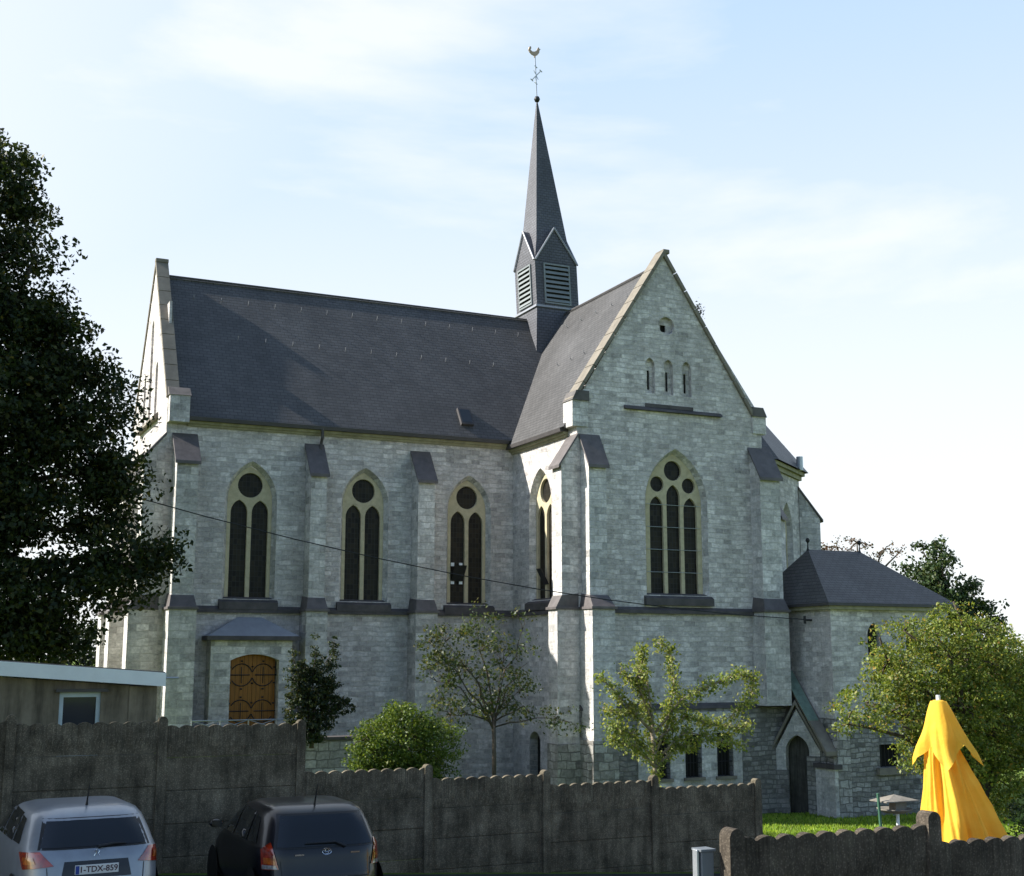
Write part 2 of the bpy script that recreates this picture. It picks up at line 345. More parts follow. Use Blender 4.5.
# ---------------------------------------------------------------- church
CH = empty('church', (26.4, 52, 0))
tag(CH, 'large grey limestone church with slate roofs, a gabled transept and a thin steeple', 'church')
CH_INV = Matrix.Translation((-26.4, -52, 0))
def P(mb, name, mat, parent=CH, **k):
    o = mb.build(name, mat, **k); o.parent = parent
    o.matrix_parent_inverse = Matrix.Identity(4)
    # builder uses world metres: take the church's origin off
    if parent is CH or parent.get('_w'):
        pass
    if parent is not None: 
        w = ROOTLOC(parent)
        for v in o.data.vertices: v.co -= w
    return o
def ROOTLOC(o):
    w = Vector((0, 0, 0))
    while o is not None: w += o.location; o = o.parent
    return w
SOUTH = lambda y: ((0, y, 0), (1, 0, 0), (0, 0, 1), (0, 1, 0))     # u=x, v=z, depth +y (inwards)
WEST = lambda x: ((x, 0, 0), (0, 1, 0), (0, 0, 1), (1, 0, 0))      # u=y, v=z, depth +x (inwards)
EAST = lambda x: ((x, 0, 0), (0, 1, 0), (0, 0, 1), (-1, 0, 0))

YN, XT, XE, YT = 48.0, 22.4, 30.85, 42.29
def gothic_window(fr, cx, w, z0, za, kind='two', blackbars=False, depth=.24):
    """> tracery, glass, sill"""
    root = empty('window', tuple(Vector(fr[0]) + Vector(fr[1]) * cx + Vector(fr[2]) * z0), parent=CH); root.location -= CH.location
    outer = arch(cx, w, z0, za); H = za - z0
    if kind == 'two':
        lw = w * .365; off = w * .233
        loops = [outer] + [arch(cx + q*off, lw, z0 + .02, za - 1.30, 6) for q in (-1, 1)] + [circ(cx, za - .73, w * .275)]
    else:
        lw = w * .235; off = w * .300
        loops = [outer, arch(cx, lw, z0 + .02, za - 1.22, 6)] + [arch(cx + q*off, lw, z0 + .02, za - 1.70, 6) for q in (-1, 1)] \
            + [circ(cx, za - .66, .39)] + [circ(cx + q*.72, za - 1.22, .30) for q in (-1, 1)]
    P(MB().plate(loops, fr, depth, depth + .16), 'tracery', M_TRACERY, root, bevel=.015)
    P(MB().plate([arch(cx, w - .06, z0 + .01, za - .04)], fr, depth + .11, depth + .14), 'glass', M_GLASS, root)
    # chamfered reveal band
    o2 = arch(cx, w + .26, z0 - .02, za + .17)
    ch = MB(); n = len(outer); O, U, V, D = [Vector(q) for q in fr]
    P3 = lambda p, d: O + U*p[0] + V*p[1] + D*d
    vs = [P3(p, -.004) for p in o2] + [P3(p, depth) for p in outer]
    ch.add(vs, [(i, (i+1) % n, n + (i+1) % n, n + i) for i in range(1, n)])
    P(ch, 'reveal', M_QUOIN if kind != 'x' else M_STONE, root, smooth=False)
    if kind == 'three' or blackbars:
        gb = MB()
        for i in range(1, 5):
            z = z0 + (H - 1.5) * i / 4.6
            p0 = P3((cx - w/2 + .05, z), depth - .012); p1 = P3((cx + w/2 - .05, z), depth - .012)
            gb.tube([p0, p1], .012, 5)
        P(gb, 'glazing_bar', M_METAL, root)
    # heavy dark sill
    s = MB(); a, b = cx - w/2 - .25, cx + w/2 + .25
    pts = [P3((a, z0 - .42), -.16), P3((b, z0 - .42), -.16), P3((b, z0 - .42), .2), P3((a, z0 - .42), .2),
           P3((a, z0 - .14), -.16), P3((b, z0 - .14), -.16), P3((b, z0 + .06), .2), P3((a, z0 + .06), .2)]
    P(s.hexa(pts), 'sill', M_DARKST, root, bevel=.01)
    return root, outer
# ---- nave south wall
nave_w = [(11.47, 1.72, 5.56, 10.58), (15.98, 1.70, 5.54, 10.60), (20.42, 1.68, 5.50, 10.56)]
fr = SOUTH(YN); holes = []
for a in nave_w: gothic_window(fr, *a); holes.append(arch(a[0], a[1] + .26, a[2] - .02, a[3] + .17))
P(MB().plate([rect(8.63, -3, XT + .5, 12.15)] + holes, fr, 0, .8), 'nave_wall', M_STONE)
# ventilation sash hanging open in two windows
def hopper(fr, cx, w, z, parent_loc, corners=True):
    O, U, V, D = [Vector(q) for q in fr]; h = MB(); g = MB()
    P3 = lambda u, v, d: O + U*u + V*v + D*d
    a, b = cx - w/2, cx + w/2
    h.hexa([P3(a, z, .16), P3(b, z, .16), P3(b, z, .2), P3(a, z, .2), P3(a + .06, z + .62, -.14), P3(b + .06, z + .62, -.14), P3(b + .06, z + .62, -.10), P3(a + .06, z + .62, -.10)])
    root = P(h, 'open_vent', M_BLACK)
    for u in ((a, b - .14) if corners else ()):
        for v in (z - .12, z + .60):
            P(MB().box(*[tuple(P3(u, v, .2)), tuple(P3(u + .14, v + .14, .235))]), 'sky_reflection', M_WHITE, root)  # white squares stand in for sky reflected in the open sash
hopper(fr, 19.98, .5, 6.42, None)
# ---- west gable wall
frW = WEST(8.2)
lan = [(50.75, .5, 12.75, 14.9), (52.15, .55, 12.75, 16.9), (53.5, .5, 12.75, 14.9)]
gab = [(48, -1), (56, -1), (56, 12.9), (52, 19.15), (48, 12.9)]
P(MB().plate([gab] + [arch(*q) for q in lan], frW, 0, .42), 'west_gable_wall', M_STONE)
P(MB().plate([rect(50, 12.4, 54.3, 17.2)], WEST(8.45), 0, .1), 'blind_lancet_back', M_STONE)
P(MB().hexa([(7.98, 50.0, 12.45), (8.2, 50.0, 12.45), (8.2, 54.2, 12.45), (7.98, 54.2, 12.45), (8.05, 50.0, 12.62), (8.2, 50.0, 12.75), (8.2, 54.2, 12.75), (8.05, 54.2, 12.62)]), 'gable_ledge', M_COPING)
def coping(fr, c, half, z0, za, d0, d1, th, name, mat, caps=True, sides=(-1, 1)):
    """sloping coping stones of a gable; frame as for plates. One part for each slope"""
    O, U, V, D = [Vector(q) for q in fr]; P3 = lambda u, v, d: O + U*u + V*v + D*d
    sl = (za - z0) / half; L_ = math.hypot(1, sl); nx, nz_ = sl/L_, 1/L_
    for q in sides:
        mb = MB(); n = 9
        for i in range(n):
            a, b = i/n, (i+1)/n - .004
            def pt(f, off): return (c + q*(half*(1-f) + nx*off), z0 + (za - z0)*f + nz_*off)
            if i == n-1:  # meet at the apex
                A, B = pt(a, 0), pt(1, 0); C_, D_ = (c, za + th * L_), pt(a, th)
                B = (c, za)
            else: A, B, C_, D_ = pt(a, 0), pt(b, 0), pt(b, th), pt(a, th)
            mb.hexa([P3(*A, d0), P3(*A, d1), P3(*B, d1), P3(*B, d0), P3(*D_, d0), P3(*D_, d1), P3(*C_, d1), P3(*C_, d0)])
        P(mb, name, mat if not callable(mat) else mat(q), bevel=.012)
coping(frW, 52, 4.0, 12.92, 19.2, -.06, .44, .14, 'gable_coping', M_COPING)
P(MB().box((8.13, 51.86, 19.3), (8.65, 52.14, 19.47)), 'gable_finial', M_COPING, bevel=.03)
# kneelers
P(MB().box((8.22, 47.62, 12.0), (8.96, 48.3, 13.0)), 'kneeler', M_QUOIN, bevel=.01)
P(MB().hexa([(8.18, 47.58, 13.0), (9.0, 47.58, 13.0), (9.0, 48.35, 13.0), (8.18, 48.35, 13.0), (8.2, 48.0, 13.36), (9.0, 48.0, 13.36), (9.0, 48.35, 13.42), (8.2, 48.35, 13.42)]), 'kneeler_cap', M_COPDARK)
# ---- transept west wall
frTW = WEST(XT)
gothic_window(frTW, 45.45, 1.75, 5.62, 10.65); hw = [arch(45.45, 1.75 + .26, 5.60, 10.82)]
hopper(frTW, 45.3, .4, 6.2, None, False)
bd = seg_arch(46.0, .95, -2.6, .55, .3)
P(MB().plate([rect(YT + .81, -3, YN + .5, 11.85)] + hw + [bd], frTW, 0, .8), 'transept_wall', M_STONE)
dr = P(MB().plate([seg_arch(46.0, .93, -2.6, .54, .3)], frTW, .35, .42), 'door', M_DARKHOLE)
# ---- transept south gable wall
frTS = SOUTH(YT); CX = 26.34
gothic_window(frTS, 26.74, 2.56, 5.75, 11.25, 'three')
holes = [arch(26.74, 2.56 + .26, 5.73, 11.42)]
small = [(25.66, .42, 13.55, 14.98), (26.5, .42, 13.55, 14.98), (27.34, .42, 13.55, 14.98)]
roundel = circ(26.45, 16.35, .36)
bwin = [(25.76, .74, -1.05, .42), (27.16, .74, -1.05, .5), (28.58, .74, -1.05, .55)]
gab = [(XT, -3), (XE, -3), (XE, 13.0), (CX + .02, 19.2), (XT, 13.0)]
gab = [(XT, 1.55), (XE, 1.55), (XE, 13.0), (CX, 19.2), (XT, 13.0)]
P(MB().plate([gab] + holes + [arch(*q, h=.3) for q in small] + [roundel], frTS, 0, .8), 'transept_gable_wall', M_STONE)
P(MB().plate([rect(XT + .02, -3, XE + .9, 1.55)] + [rect(c - w/2, a, c + w/2, b) for c, w, a, b in bwin], SOUTH(YT - .12), 0, .9), 'transept_base_wall', M_RUBBLE)
P(MB().plate([rect(24.75, -1.7, 29.35, 1.35)] + [rect(c - w/2, a, c + w/2, b) for c, w, a, b in bwin], SOUTH(YT - .16), 0, .035), 'basement_window_surround', M_QUOIN)
P(MB().hexa([(XT, YT - .2, 1.47), (XE + .5, YT - .2, 1.47), (XE + .5, YT, 1.47), (XT, YT, 1.47), (XT, YT - .16, 1.57), (XE + .5, YT - .16, 1.57), (XE + .5, YT, 1.68), (XT, YT, 1.68)]), 'plinth_moulding', M_DARKST)
for c, w, a, b in bwin:
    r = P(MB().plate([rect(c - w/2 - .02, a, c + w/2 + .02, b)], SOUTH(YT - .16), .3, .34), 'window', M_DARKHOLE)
    mb = MB()
    for i in range(1, 5): x = c - w/2 + w*i/5; mb.tube([(x, YT - .02, a), (x, YT - .02, b)], .014, 6)
    for i in (1, 2): z = a + (b - a)*i/3; mb.tube([(c - w/2, YT - .03, z), (c + w/2, YT - .03, z)], .012, 6)
    P(mb, 'window_grille', M_BLACK, r)
    P(MB().box((c - w/2 - .08, YT - .26, a - .12), (c + w/2 + .08, YT - .02, a)), 'sill', M_COPING, r)
P(MB().plate([rect(25.2, 13.2, 27.8, 15.3)] + [rect(q[0] - .055, 13.72, q[0] + .055, 14.5) for q in small], SOUTH(YT), .16, .22), 'slit_back', M_STONE)
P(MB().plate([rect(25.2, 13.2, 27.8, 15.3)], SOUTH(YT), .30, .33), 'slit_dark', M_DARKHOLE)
P(MB().plate([circ(26.45, 16.35, .4), rect(26.25, 16.12, 26.5, 16.4)], SOUTH(YT), .16, .22), 'roundel_back', M_STONE)
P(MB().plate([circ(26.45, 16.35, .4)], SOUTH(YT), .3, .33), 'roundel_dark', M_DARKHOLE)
P(MB().hexa([(24.45, YT - .16, 12.84), (28.9, YT - .16, 12.84), (28.9, YT, 12.84), (24.45, YT, 12.84), (24.45, YT - .12, 12.92), (28.9, YT - .12, 12.92), (28.9, YT, 13.0), (24.45, YT, 13.0)]), 'gable_ledge', M_DARKST)
mb = MB(); mb.box((25.4, YT - .03, 13.0), (27.6, YT, 13.14))
P(mb, 'gable_sill_course', M_DARKST)
coping(frTS, CX, 4.05, 13.0, 19.2, -.12, .6, .14, 'gable_coping', M_COPING)
P(MB().box((26.3, YT - .13, 19.3), (26.6, YT + .5, 19.48)), 'gable_finial', M_COPING, bevel=.03)
for s_, x in ((-1, XT), (1, XE)):
    x0, x1 = (x - .22, x + .45) if s_ < 0 else (x - .45, x + .2)
    P(MB().box((x0, YT - .06, 12.0 if s_ < 0 else 12.3), (x1, YT + .7, 13.0)), 'kneeler', M_QUOIN)
    P(MB().hexa([(x0 - .03, YT - .12, 13.0), (x1 + .03, YT - .12, 13.0), (x1 + .03, YT + .72, 13.0), (x0 - .03, YT + .72, 13.0)] +
        [(x0 - .03 + (.18 if s_ < 0 else 0), YT - .12, 13.38), (x1 + .03 - (0 if s_ < 0 else .18), YT - .12, 13.38), (x1 + .03 - (0 if s_ < 0 else .18), YT + .72, 13.38), (x0 - .03 + (.18 if s_ < 0 else 0), YT + .72, 13.38)]), 'kneeler_cap', M_COPDARK)
# east wall of transept, choir and apse
P(MB().plate([rect(YT + .81, -3, YN, 11.85)], EAST(XE), 0, .8), 'transept_wall', M_STONE)
AP = [(XE - .4, 46.9), (34.7, 46.9), (38.35, 49.7), (38.35, 54.3), (34.7, 57.1), (XE - .4, 57.1)]
def wall_between(p, q, z0, z1, th=.6, holes=()):
    p = Vector((p[0], p[1], 0)); q = Vector((q[0], q[1], 0)); U = (q - p).normalized(); D = Vector((-U.y, U.x, 0))
    L_ = (q - p).length; fr = (p, U, Vector((0, 0, 1)), D)
    P(MB().plate([rect(0, z0, L_, z1)] + [arch(c, w + .26, a - .02, b + .17) for c, w, a, b in holes], fr, 0, th), 'apse_wall', M_STONE)
    for h in holes: gothic_window(fr, *h)
    return fr, L_
for i in range(5):
    p, q = AP[i], AP[i+1]; L_ = math.dist(p, q)
    wall_between(p, q, -3, 11.9, holes=[(L_/2, 1.5, 5.9, 10.3)] if i in (1, 2, 3) else ())
def ridge_roof(pts_eave, apex, z, name, mat):
    mb = MB()
    for (a, b), t in zip(zip(pts_eave, pts_eave[1:]), apex): mb.add([(a[0], a[1], z), (b[0], b[1], z)] + [Vector(q) for q in t], [tuple(range(2 + len(t)))])
    return P(mb, name, mat)
# cornice of choir and apse
mb = MB()
for (dd, z0, z1) in ((.12, 11.75, 11.95), (.25, 11.95, 12.12)):
    n = len(AP); cx, cy = 34, 52
    out = []
    for i, p in enumerate(AP):
        v = Vector((p[0] - cx, p[1] - cy)); v = v.normalized() * dd * 1.2; out.append((p[0] + v.x, p[1] + v.y))
    mb.plate([out], ((0, 0, z0), (1, 0, 0), (0, 1, 0), (0, 0, 1)), 0, z1 - z0)
P(mb, 'apse_cornice', M_CORN)
EA = [(XE - .4, 46.5), (34.85, 46.5), (38.8, 49.5), (38.8, 54.5), (34.85, 57.5), (XE - .4, 57.5)]
RA, RB = (XE - .4, 52, 19.0), (33.6, 52, 19.0)
ridge_roof(EA, [(RB, RA), (RB,), (RB,), (RB,), (RA, RB)], 12.12, 'apse_roof', M_SLATE)
# apse buttress and the little metal flue on the cornice
def sl_buttress(p, U, D, w, pr_u, pr_l, z0, zs, zf, zt, parent=CH, wl=.1, rub=None, mat=None, cap=True):
    """p: point on the wall at one side, U along the wall, D outwards"""
    p = Vector((p[0], p[1], 0)); U = Vector(U).normalized(); D = Vector(D).normalized(); Z = Vector((0, 0, 1))
    root = empty('buttress', tuple(p + Z*z0), parent=CH); root.location -= CH.location
    Q = lambda u, d, z: p + U*u + D*d + Z*z
    mat = mat or M_QUOIN
    P(MB().hexa([Q(0, 0, zs), Q(w, 0, zs), Q(w, pr_u, zs), Q(0, pr_u, zs), Q(0, 0, zt), Q(w, 0, zt), Q(w, pr_u, zf), Q(0, pr_u, zf)]), 'upper_shaft', mat, root)
    if rub is None: P(MB().hexa([Q(-wl, 0, z0), Q(w+wl, 0, z0), Q(w+wl, pr_l, z0), Q(-wl, pr_l, z0), Q(-wl, 0, zs - .1), Q(w+wl, 0, zs - .1), Q(w+wl, pr_l, zs - .1), Q(-wl, pr_l, zs - .1)]), 'lower_shaft', mat, root)
    else:
        P(MB().hexa([Q(-wl, 0, rub), Q(w+wl, 0, rub), Q(w+wl, pr_l, rub), Q(-wl, pr_l, rub), Q(-wl, 0, zs - .1), Q(w+wl, 0, zs - .1), Q(w+wl, pr_l, zs - .1), Q(-wl, pr_l, zs - .1)]), 'lower_shaft', mat, root)
        e = .05
        P(MB().hexa([Q(-wl-e, 0, z0), Q(w+wl+e, 0, z0), Q(w+wl+e, pr_l+e, z0), Q(-wl-e, pr_l+e, z0), Q(-wl-e, 0, rub), Q(w+wl+e, 0, rub), Q(w+wl+e, pr_l+e, rub), Q(-wl-e, pr_l+e, rub)]), 'rubble_foot', M_RUBQ, root)
    # weathering on the set-off
    a = wl + .06
    P(MB().hexa([Q(-a, 0, zs - .1), Q(w+a, 0, zs - .1), Q(w+a, pr_l + .09, zs - .1), Q(-a, pr_l + .09, zs - .1), Q(-a, 0, zs), Q(w+a, 0, zs), Q(w+a, pr_l + .09, zs), Q(-a, pr_l + .09, zs)]), 'drip_course', M_CAP, root, bevel=.01)
    P(MB().hexa([Q(-wl, .0, zs), Q(w+wl, 0, zs), Q(w+wl, pr_l + .04, zs), Q(-wl, pr_l + .04, zs), Q(-.02, 0, zs + .5), Q(w+.02, 0, zs + .5), Q(w+.02, pr_u + .02, zs + .42), Q(-.02, pr_u + .02, zs + .42)]), 'set_off', M_CAP, root)
    # sloping cap slab
    t = .09; k = (zt - zf) / pr_u; o = .14
    P(MB().hexa([Q(-.08, -.02, zt + .03), Q(w+.08, -.02, zt + .03), Q(w+.08, pr_u + o, zf - k*o + .03), Q(-.08, pr_u + o, zf - k*o + .03),
                 Q(-.08, -.02, zt + .03 + t*1.4), Q(w+.08, -.02, zt + .03 + t*1.4), Q(w+.08, pr_u + o, zf - k*o + .03 + t*1.4), Q(-.08, pr_u + o, zf - k*o + .03 + t*1.4)]), 'cap_slab', M_CAP, root, bevel=.012)
    return root
zs = 5.18
sl_buttress((13.56, YN), (1, 0, 0), (0, -1, 0), .62, .76, .92, -.5, zs, 10.35, 11.45)
sl_buttress((17.92, YN), (1, 0, 0), (0, -1, 0), .70, .76, .92, -1.5, zs, 10.35, 11.45)
sl_buttress((8.50, YN), (1, 0, 0), (0, -1, 0), .78, .80, 1.0, -.5, zs, 10.5, 11.5)
sl_buttress((8.2, YN + .85), (0, -1, 0), (-1, 0, 0), .85, .75, 1.05, -.5, zs, 10.6, 11.5, wl=.0)
sl_buttress((8.2, YN + 5.6), (0, -1, 0), (-1, 0, 0), .85, .75, 1.05, -.5, zs, 10.6, 11.5, wl=.05)
sl_buttress((8.2, YN + 8.0), (0, -1, 0), (-1, 0, 0), .85, .75, 1.05, -.5, zs, 10.6, 11.5, wl=.05)
sl_buttress((22.55, YT), (1, 0, 0), (0, -1, 0), .74, .62, .98, -3, zs + .04, 10.55, 11.6, rub=.45)
sl_buttress((XT, YT + .72), (0, -1, 0), (-1, 0, 0), .72, .68, .88, -3, zs + .04, 10.55, 11.6, rub=.3, wl=.002)
sl_buttress((30.22, YT), (1, 0, 0), (0, -1, 0), .95, .66, .82, 1.55, zs + .04, 10.5, 11.6)
dd = Vector((1, -.35, 0)).normalized()
sl_buttress((38.2, 49.55), (.35, 1, 0), (1, -.35, 0), .8, 1.0, 1.3, -3, zs, 9.9, 11.3)
sl_buttress((34.3, 47.0), (.8, .6, 0), (.6, -.8, 0), .8, .7, 1.0, -3, zs, 9.6, 10.8)
# ---- string course
def string_run(p, q, D, z=5.02, name='string_course'):
    p = Vector((p[0], p[1], 0)); q = Vector((q[0], q[1], 0)); D = Vector(D); Z = Vector((0, 0, 1))
    P(MB().hexa([p + Z*z, q + Z*z, q + D*.14 + Z*z, p + D*.14 + Z*z, p + Z*(z+.25), q + Z*(z+.25), q + D*.14 + Z*(z+.13), p + D*.14 + Z*(z+.13)]), name, M_DARKST)
string_run((9.3, YN), (XT, YN), (0, -1, 0)); string_run((XT, YT + .75), (XT, YN), (-1, 0, 0)); string_run((23.4, YT), (XE + .3, YT), (0, -1, 0))
string_run((8.2, YN + .9), (8.2, 56), (-1, 0, 0))
# ---- cornices
def cornice(p, q, D, z, name='cornice'):
    p = Vector((p[0], p[1], 0)); q = Vector((q[0], q[1], 0)); D = Vector(D); Z = Vector((0, 0, 1))
    root = None
    for i, (d, a, b, m) in enumerate(((.08, z - .29, z - .2, M_CORN), (.18, z - .2, z - .10, M_CORN), (.34, z - .10, z + .04, M_GUTTER))):
        mb = MB().hexa([p + Z*a, q + Z*a, q + D*d + Z*a, p + D*d + Z*a, p + Z*b, q + Z*b, q + D*(d + .03) + Z*b, p + D*(d + .03) + Z*b])
        if root is None: root = P(mb, name, m)
        else: P(mb, 'moulding' if i == 1 else 'gutter', m, root)
cornice((8.97, YN), (XT - .36, YN), (0, -1, 0), 12.2)
cornice((XT, YT + .72), (XT, YN + .1), (-1, 0, 0), 12.0)
cornice((XE, YT + .72), (XE, 47), (1, 0, 0), 12.0)
# ---- roofs
def slab(pts, th, name, mat, parent=CH):
    a, b, c = [Vector(q) for q in pts[:3]]; n = (b - a).cross(c - a).normalized(); n = n if n.z > 0 else -n
    m = len(pts); vs = [Vector(q) for q in pts] + [Vector(q) - n*th for q in pts]
    return P(MB().add(vs, [tuple(range(m)), tuple(range(m, 2*m))[::-1]] + [(i, (i+1) % m, (i+1) % m + m, i + m) for i in range(m)]), name, mat, parent)
NR, TR = 18.78, 19.0
slab([(8.55, 47.7, 12.25), (26.4, 47.7, 12.25), (26.4, 52, NR), (8.55, 52, NR)], .15, 'nave_roof', M_SLATE)
slab([(8.55, 56.3, 12.25), (30.8, 56.3, 12.25), (30.8, 52, NR), (8.55, 52, NR)], .15, 'nave_roof', M_SLATE)
slab([(22.08, YT + .5, 12.05), (22.08, 52, 12.05), (26.45, 52, TR), (26.45, YT + .5, TR)], .15, 'transept_roof', M_SLATE)
slab([(31.1, YT + .5, 12.05), (31.1, 52, 12.05), (26.45, 52, TR), (26.45, YT + .5, TR)], .15, 'transept_roof', M_SLATE)
P(MB().tube([(8.6, 52, NR + .02), (25, 52, NR - .01)], .05, 8), 'ridge_capping', M_GUTTER)
P(MB().tube([(26.45, YT + .6, TR + .02), (26.45, 51.2, TR + .0)], .05, 8), 'ridge_capping', M_GUTTER)
# lead valley where nave and transept roofs meet
# roof hooks
M_HOOK = simple('hook_steel', (.22, .22, .23), .6, .3, var=.2, bmp=0)
def hook(x, y, z, ux, name='roof_hook'):
    mb = MB(); n = Vector(ux)
    b = Vector((x, y, z)); mb.tube([b, b + n*.09 + Vector((0, 0, .02)), b + n*.11 + Vector((0, 0, .11))], .014, 5); P(mb, name, M_HOOK)
kn = (NR - 12.25) / 4.3
for i in range(14):
    x = 9.6 + i * 1.12; y = 51.3; hook(x, y, 12.25 + (y - 47.7)*kn + .02, (0, -.84, .54))
for i in range(11):
    x = 11.2 + i * 1.12; y = 50.1; hook(x, y, 12.25 + (y - 47.7)*kn + .02, (0, -.84, .54))
kt = (TR - 12.05) / 4.37
for i in range(5): y = 43.9 + i*1.35; x = 25.7; hook(x, y, 12.05 + (x - 22.08)*kt + .02, (-.85, 0, .53))
for i in range(4): y = 43.9 + i*1.2; x = 24.3; hook(x, y, 12.05 + (x - 22.08)*kt + .02, (-.85, 0, .53))
# rooflight
M_CGL = glassmat('rooflight_glass', (.03, .035, .04), .15, False)
def on_roof(x, y, o): return Vector((x, y, 12.25 + (y - 47.7)*kn)) + Vector((0, -.84, .54)) * o
sk = [on_roof(20.05, 48.05, 0), on_roof(20.6, 48.05, 0), on_roof(20.6, 48.55, 0), on_roof(20.05, 48.55, 0)]
skt = [on_roof(20.05, 48.05, .14), on_roof(20.6, 48.05, .14), on_roof(20.6, 48.55, .14), on_roof(20.05, 48.55, .14)]
r_ = P(MB().hexa(sk + skt), 'rooflight', M_GUTTER)
P(MB().hexa([on_roof(20.1, 48.1, .141), on_roof(20.55, 48.1, .141), on_roof(20.55, 48.5, .141), on_roof(20.1, 48.5, .141), on_roof(20.1, 48.1, .15), on_roof(20.55, 48.1, .15), on_roof(20.55, 48.5, .15), on_roof(20.1, 48.5, .15)]), 'pane', M_CGL, r_)
# downpipe
P(MB().tube([(14.1, YN - .3, 12.15), (14.1, YN - .28, 11.8), (14.1, YN - .12, 11.6), (14.1, YN - .12, 11.3)], .06, 8), 'downpipe', M_GUTTER)
P(MB().tube([(37.75, 48.8, 12.1), (37.75, 48.8, 12.75)], .16, 10), 'flue', M_METAL)

# ---- steeple
ST = empty('steeple', (26.05, 52, 16.8), parent=CH); ST.location -= CH.location
def lean(z): return 26.05 - .050 * (z - 19.2) if z > 19.2 else 26.05
def sring(s, z): c = lean(z); return [(c - s, 52 - s, z), (c + s, 52 - s, z), (c + s, 52 + s, z), (c - s, 52 + s, z)]
def loft(rings):
    mb = MB(); k = len(rings[0])
    for r in rings: mb.v += r
    for i in range(len(rings)-1):
        for j in range(k): mb.f.append((i*k+j, i*k+(j+1) % k, (i+1)*k+(j+1) % k, (i+1)*k+j))
    mb.f.append(tuple(range(k))[::-1]); mb.f.append(tuple((len(rings)-1)*k + j for j in range(k)))
    return mb
P(loft([sring(1.16, 16.6), sring(1.08, 19.15)]), 'steeple_base', M_SPSLATE, ST)
P(loft([sring(1.16, 19.15), sring(1.16, 19.24)]), 'string_course', M_LEAD, ST)
P(loft([sring(1.08, 19.24), sring(1.08, 21.35)]), 'belfry', M_SPSLATE, ST)
P(loft([sring(1.06, 21.36), sring(.80, 22.5), sring(.40, 26.2), sring(.03, 29.55)]), 'spire', M_SPSLATE, ST)
zz = 21.36
for q, (ax, ay) in enumerate(((0, -1), (-1, 0), (0, 1), (1, 0))):
    mb = MB(); c0 = lean(zz); c1 = lean(23.0); tx, ty = -ay, ax
    s = 1.08
    a = (c0 + ax*s - tx*s, 52 + ay*s - ty*s, zz); b = (c0 + ax*s + tx*s, 52 + ay*s + ty*s, zz)
    t = (c1 + ax*(s - .04), 52 + ay*(s - .04), 23.0); bk = (c1 + ax*.3, 52 + ay*.3, 23.0)
    bl, br = (c0 + ax*.2 - tx*s, 52 + ay*.2 - ty*s, zz), (c0 + ax*.2 + tx*s, 52 + ay*.2 + ty*s, zz)
    mb.add([a, b, t, bk, bl, br], [(0, 1, 2), (0, 2, 3, 4), (1, 5, 3, 2), (3, 5, 4)])
    g = P(mb, 'gablet', M_SPSLATE, ST)
    v = MB(); e = Vector((ax, ay, 0)) * .05
    v.tube([Vector(a) + e, Vector(t) + e], .045, 6); v.tube([Vector(b) + e, Vector(t) + e], .045, 6)
    P(v, 'verge', M_LEAD, g)
    # louvred opening
    lv = MB(); lf = MB(); w = .60; z0, z1 = 19.42, 21.18
    def LP(u, d, z): c = lean(z); return (c + ax*(1.08 + d) + tx*u, 52 + ay*(1.08 + d) + ty*u, z)
    for (u0, u1, za, zb) in ((-w, w, z0 - .07, z0), (-w, w, z1, z1 + .07), (-w - .07, -w, z0 - .07, z1 + .07), (w, w + .07, z0 - .07, z1 + .07)):
        lf.hexa([LP(u0, .005, za), LP(u1, .005, za), LP(u1, .07, za), LP(u0, .07, za), LP(u0, .005, zb), LP(u1, .005, zb), LP(u1, .07, zb), LP(u0, .07, zb)])
    r2 = P(lf, 'louvre_opening', M_LOUVRE, ST)
    bk_ = MB().hexa([LP(-w, .0, z0), LP(w, 0, z0), LP(w, .012, z0), LP(-w, .012, z0), LP(-w, 0, z1), LP(w, 0, z1), LP(w, .012, z1), LP(-w, .012, z1)])
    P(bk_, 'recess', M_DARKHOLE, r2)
    for i in range(8):
        za = z0 + .02 + i * .218
        lv.hexa([LP(-w, .085, za), LP(w, .085, za), LP(w, .10, za + .01), LP(-w, .10, za + .01), LP(-w, .013, za + .13), LP(w, .013, za + .13), LP(w, .03, za + .15), LP(-w, .03, za + .15)])
    P(lv, 'slat', M_LOUVRE, r2)
tx_ = lean(29.5)
P(MB().lathe([(.001, -.16), (.10, -.12), (.15, 0), (.10, .12), (.001, .16)], (tx_, 52, 29.72), 14), 'ball', M_BLACK, ST, smooth=True)
vn = MB(); vn.tube([(tx_, 52, 29.6), (tx_ - .1, 52, 31.9)], .028, 6)
cz = 30.95; c = Vector((tx_ - .05, 52, cz))
vn.tube([c + Vector((-.22, 0, -.3)), c + Vector((.26, 0, .26))], .03, 6)
for p_ in ((-.22, 0, -.3), (.26, 0, .26), (0, 0, .42), (0, 0, -.42)):
    q_ = c + Vector(p_); vn.tube([q_ + Vector((-.07, 0, .05)), q_ + Vector((.07, 0, -.05))], .026, 5)
vn.tube([c + Vector((.12, 0, -.22)), c + Vector((-.12, 0, .22))], .018, 5)
P(vn, 'iron_cross', M_METAL, ST)
rc = [(-.30, .10), (-.36, .22), (-.33, .36), (-.22, .42), (-.20, .32), (-.24, .22), (-.14, .16), (-.02, .18), (.08, .26), (.14, .40), (.20, .46), (.22, .38), (.30, .36), (.24, .30),
      (.22, .16), (.12, .02), (.02, -.04), (.0, -.12), (-.05, -.12), (-.06, -.03), (-.18, .0)]
P(MB().plate([[(tx_ - .1 + a, 31.95 + b) for a, b in rc]], SOUTH(52), -.03, .03), 'weathercock', M_GILT, ST, bevel=.008)

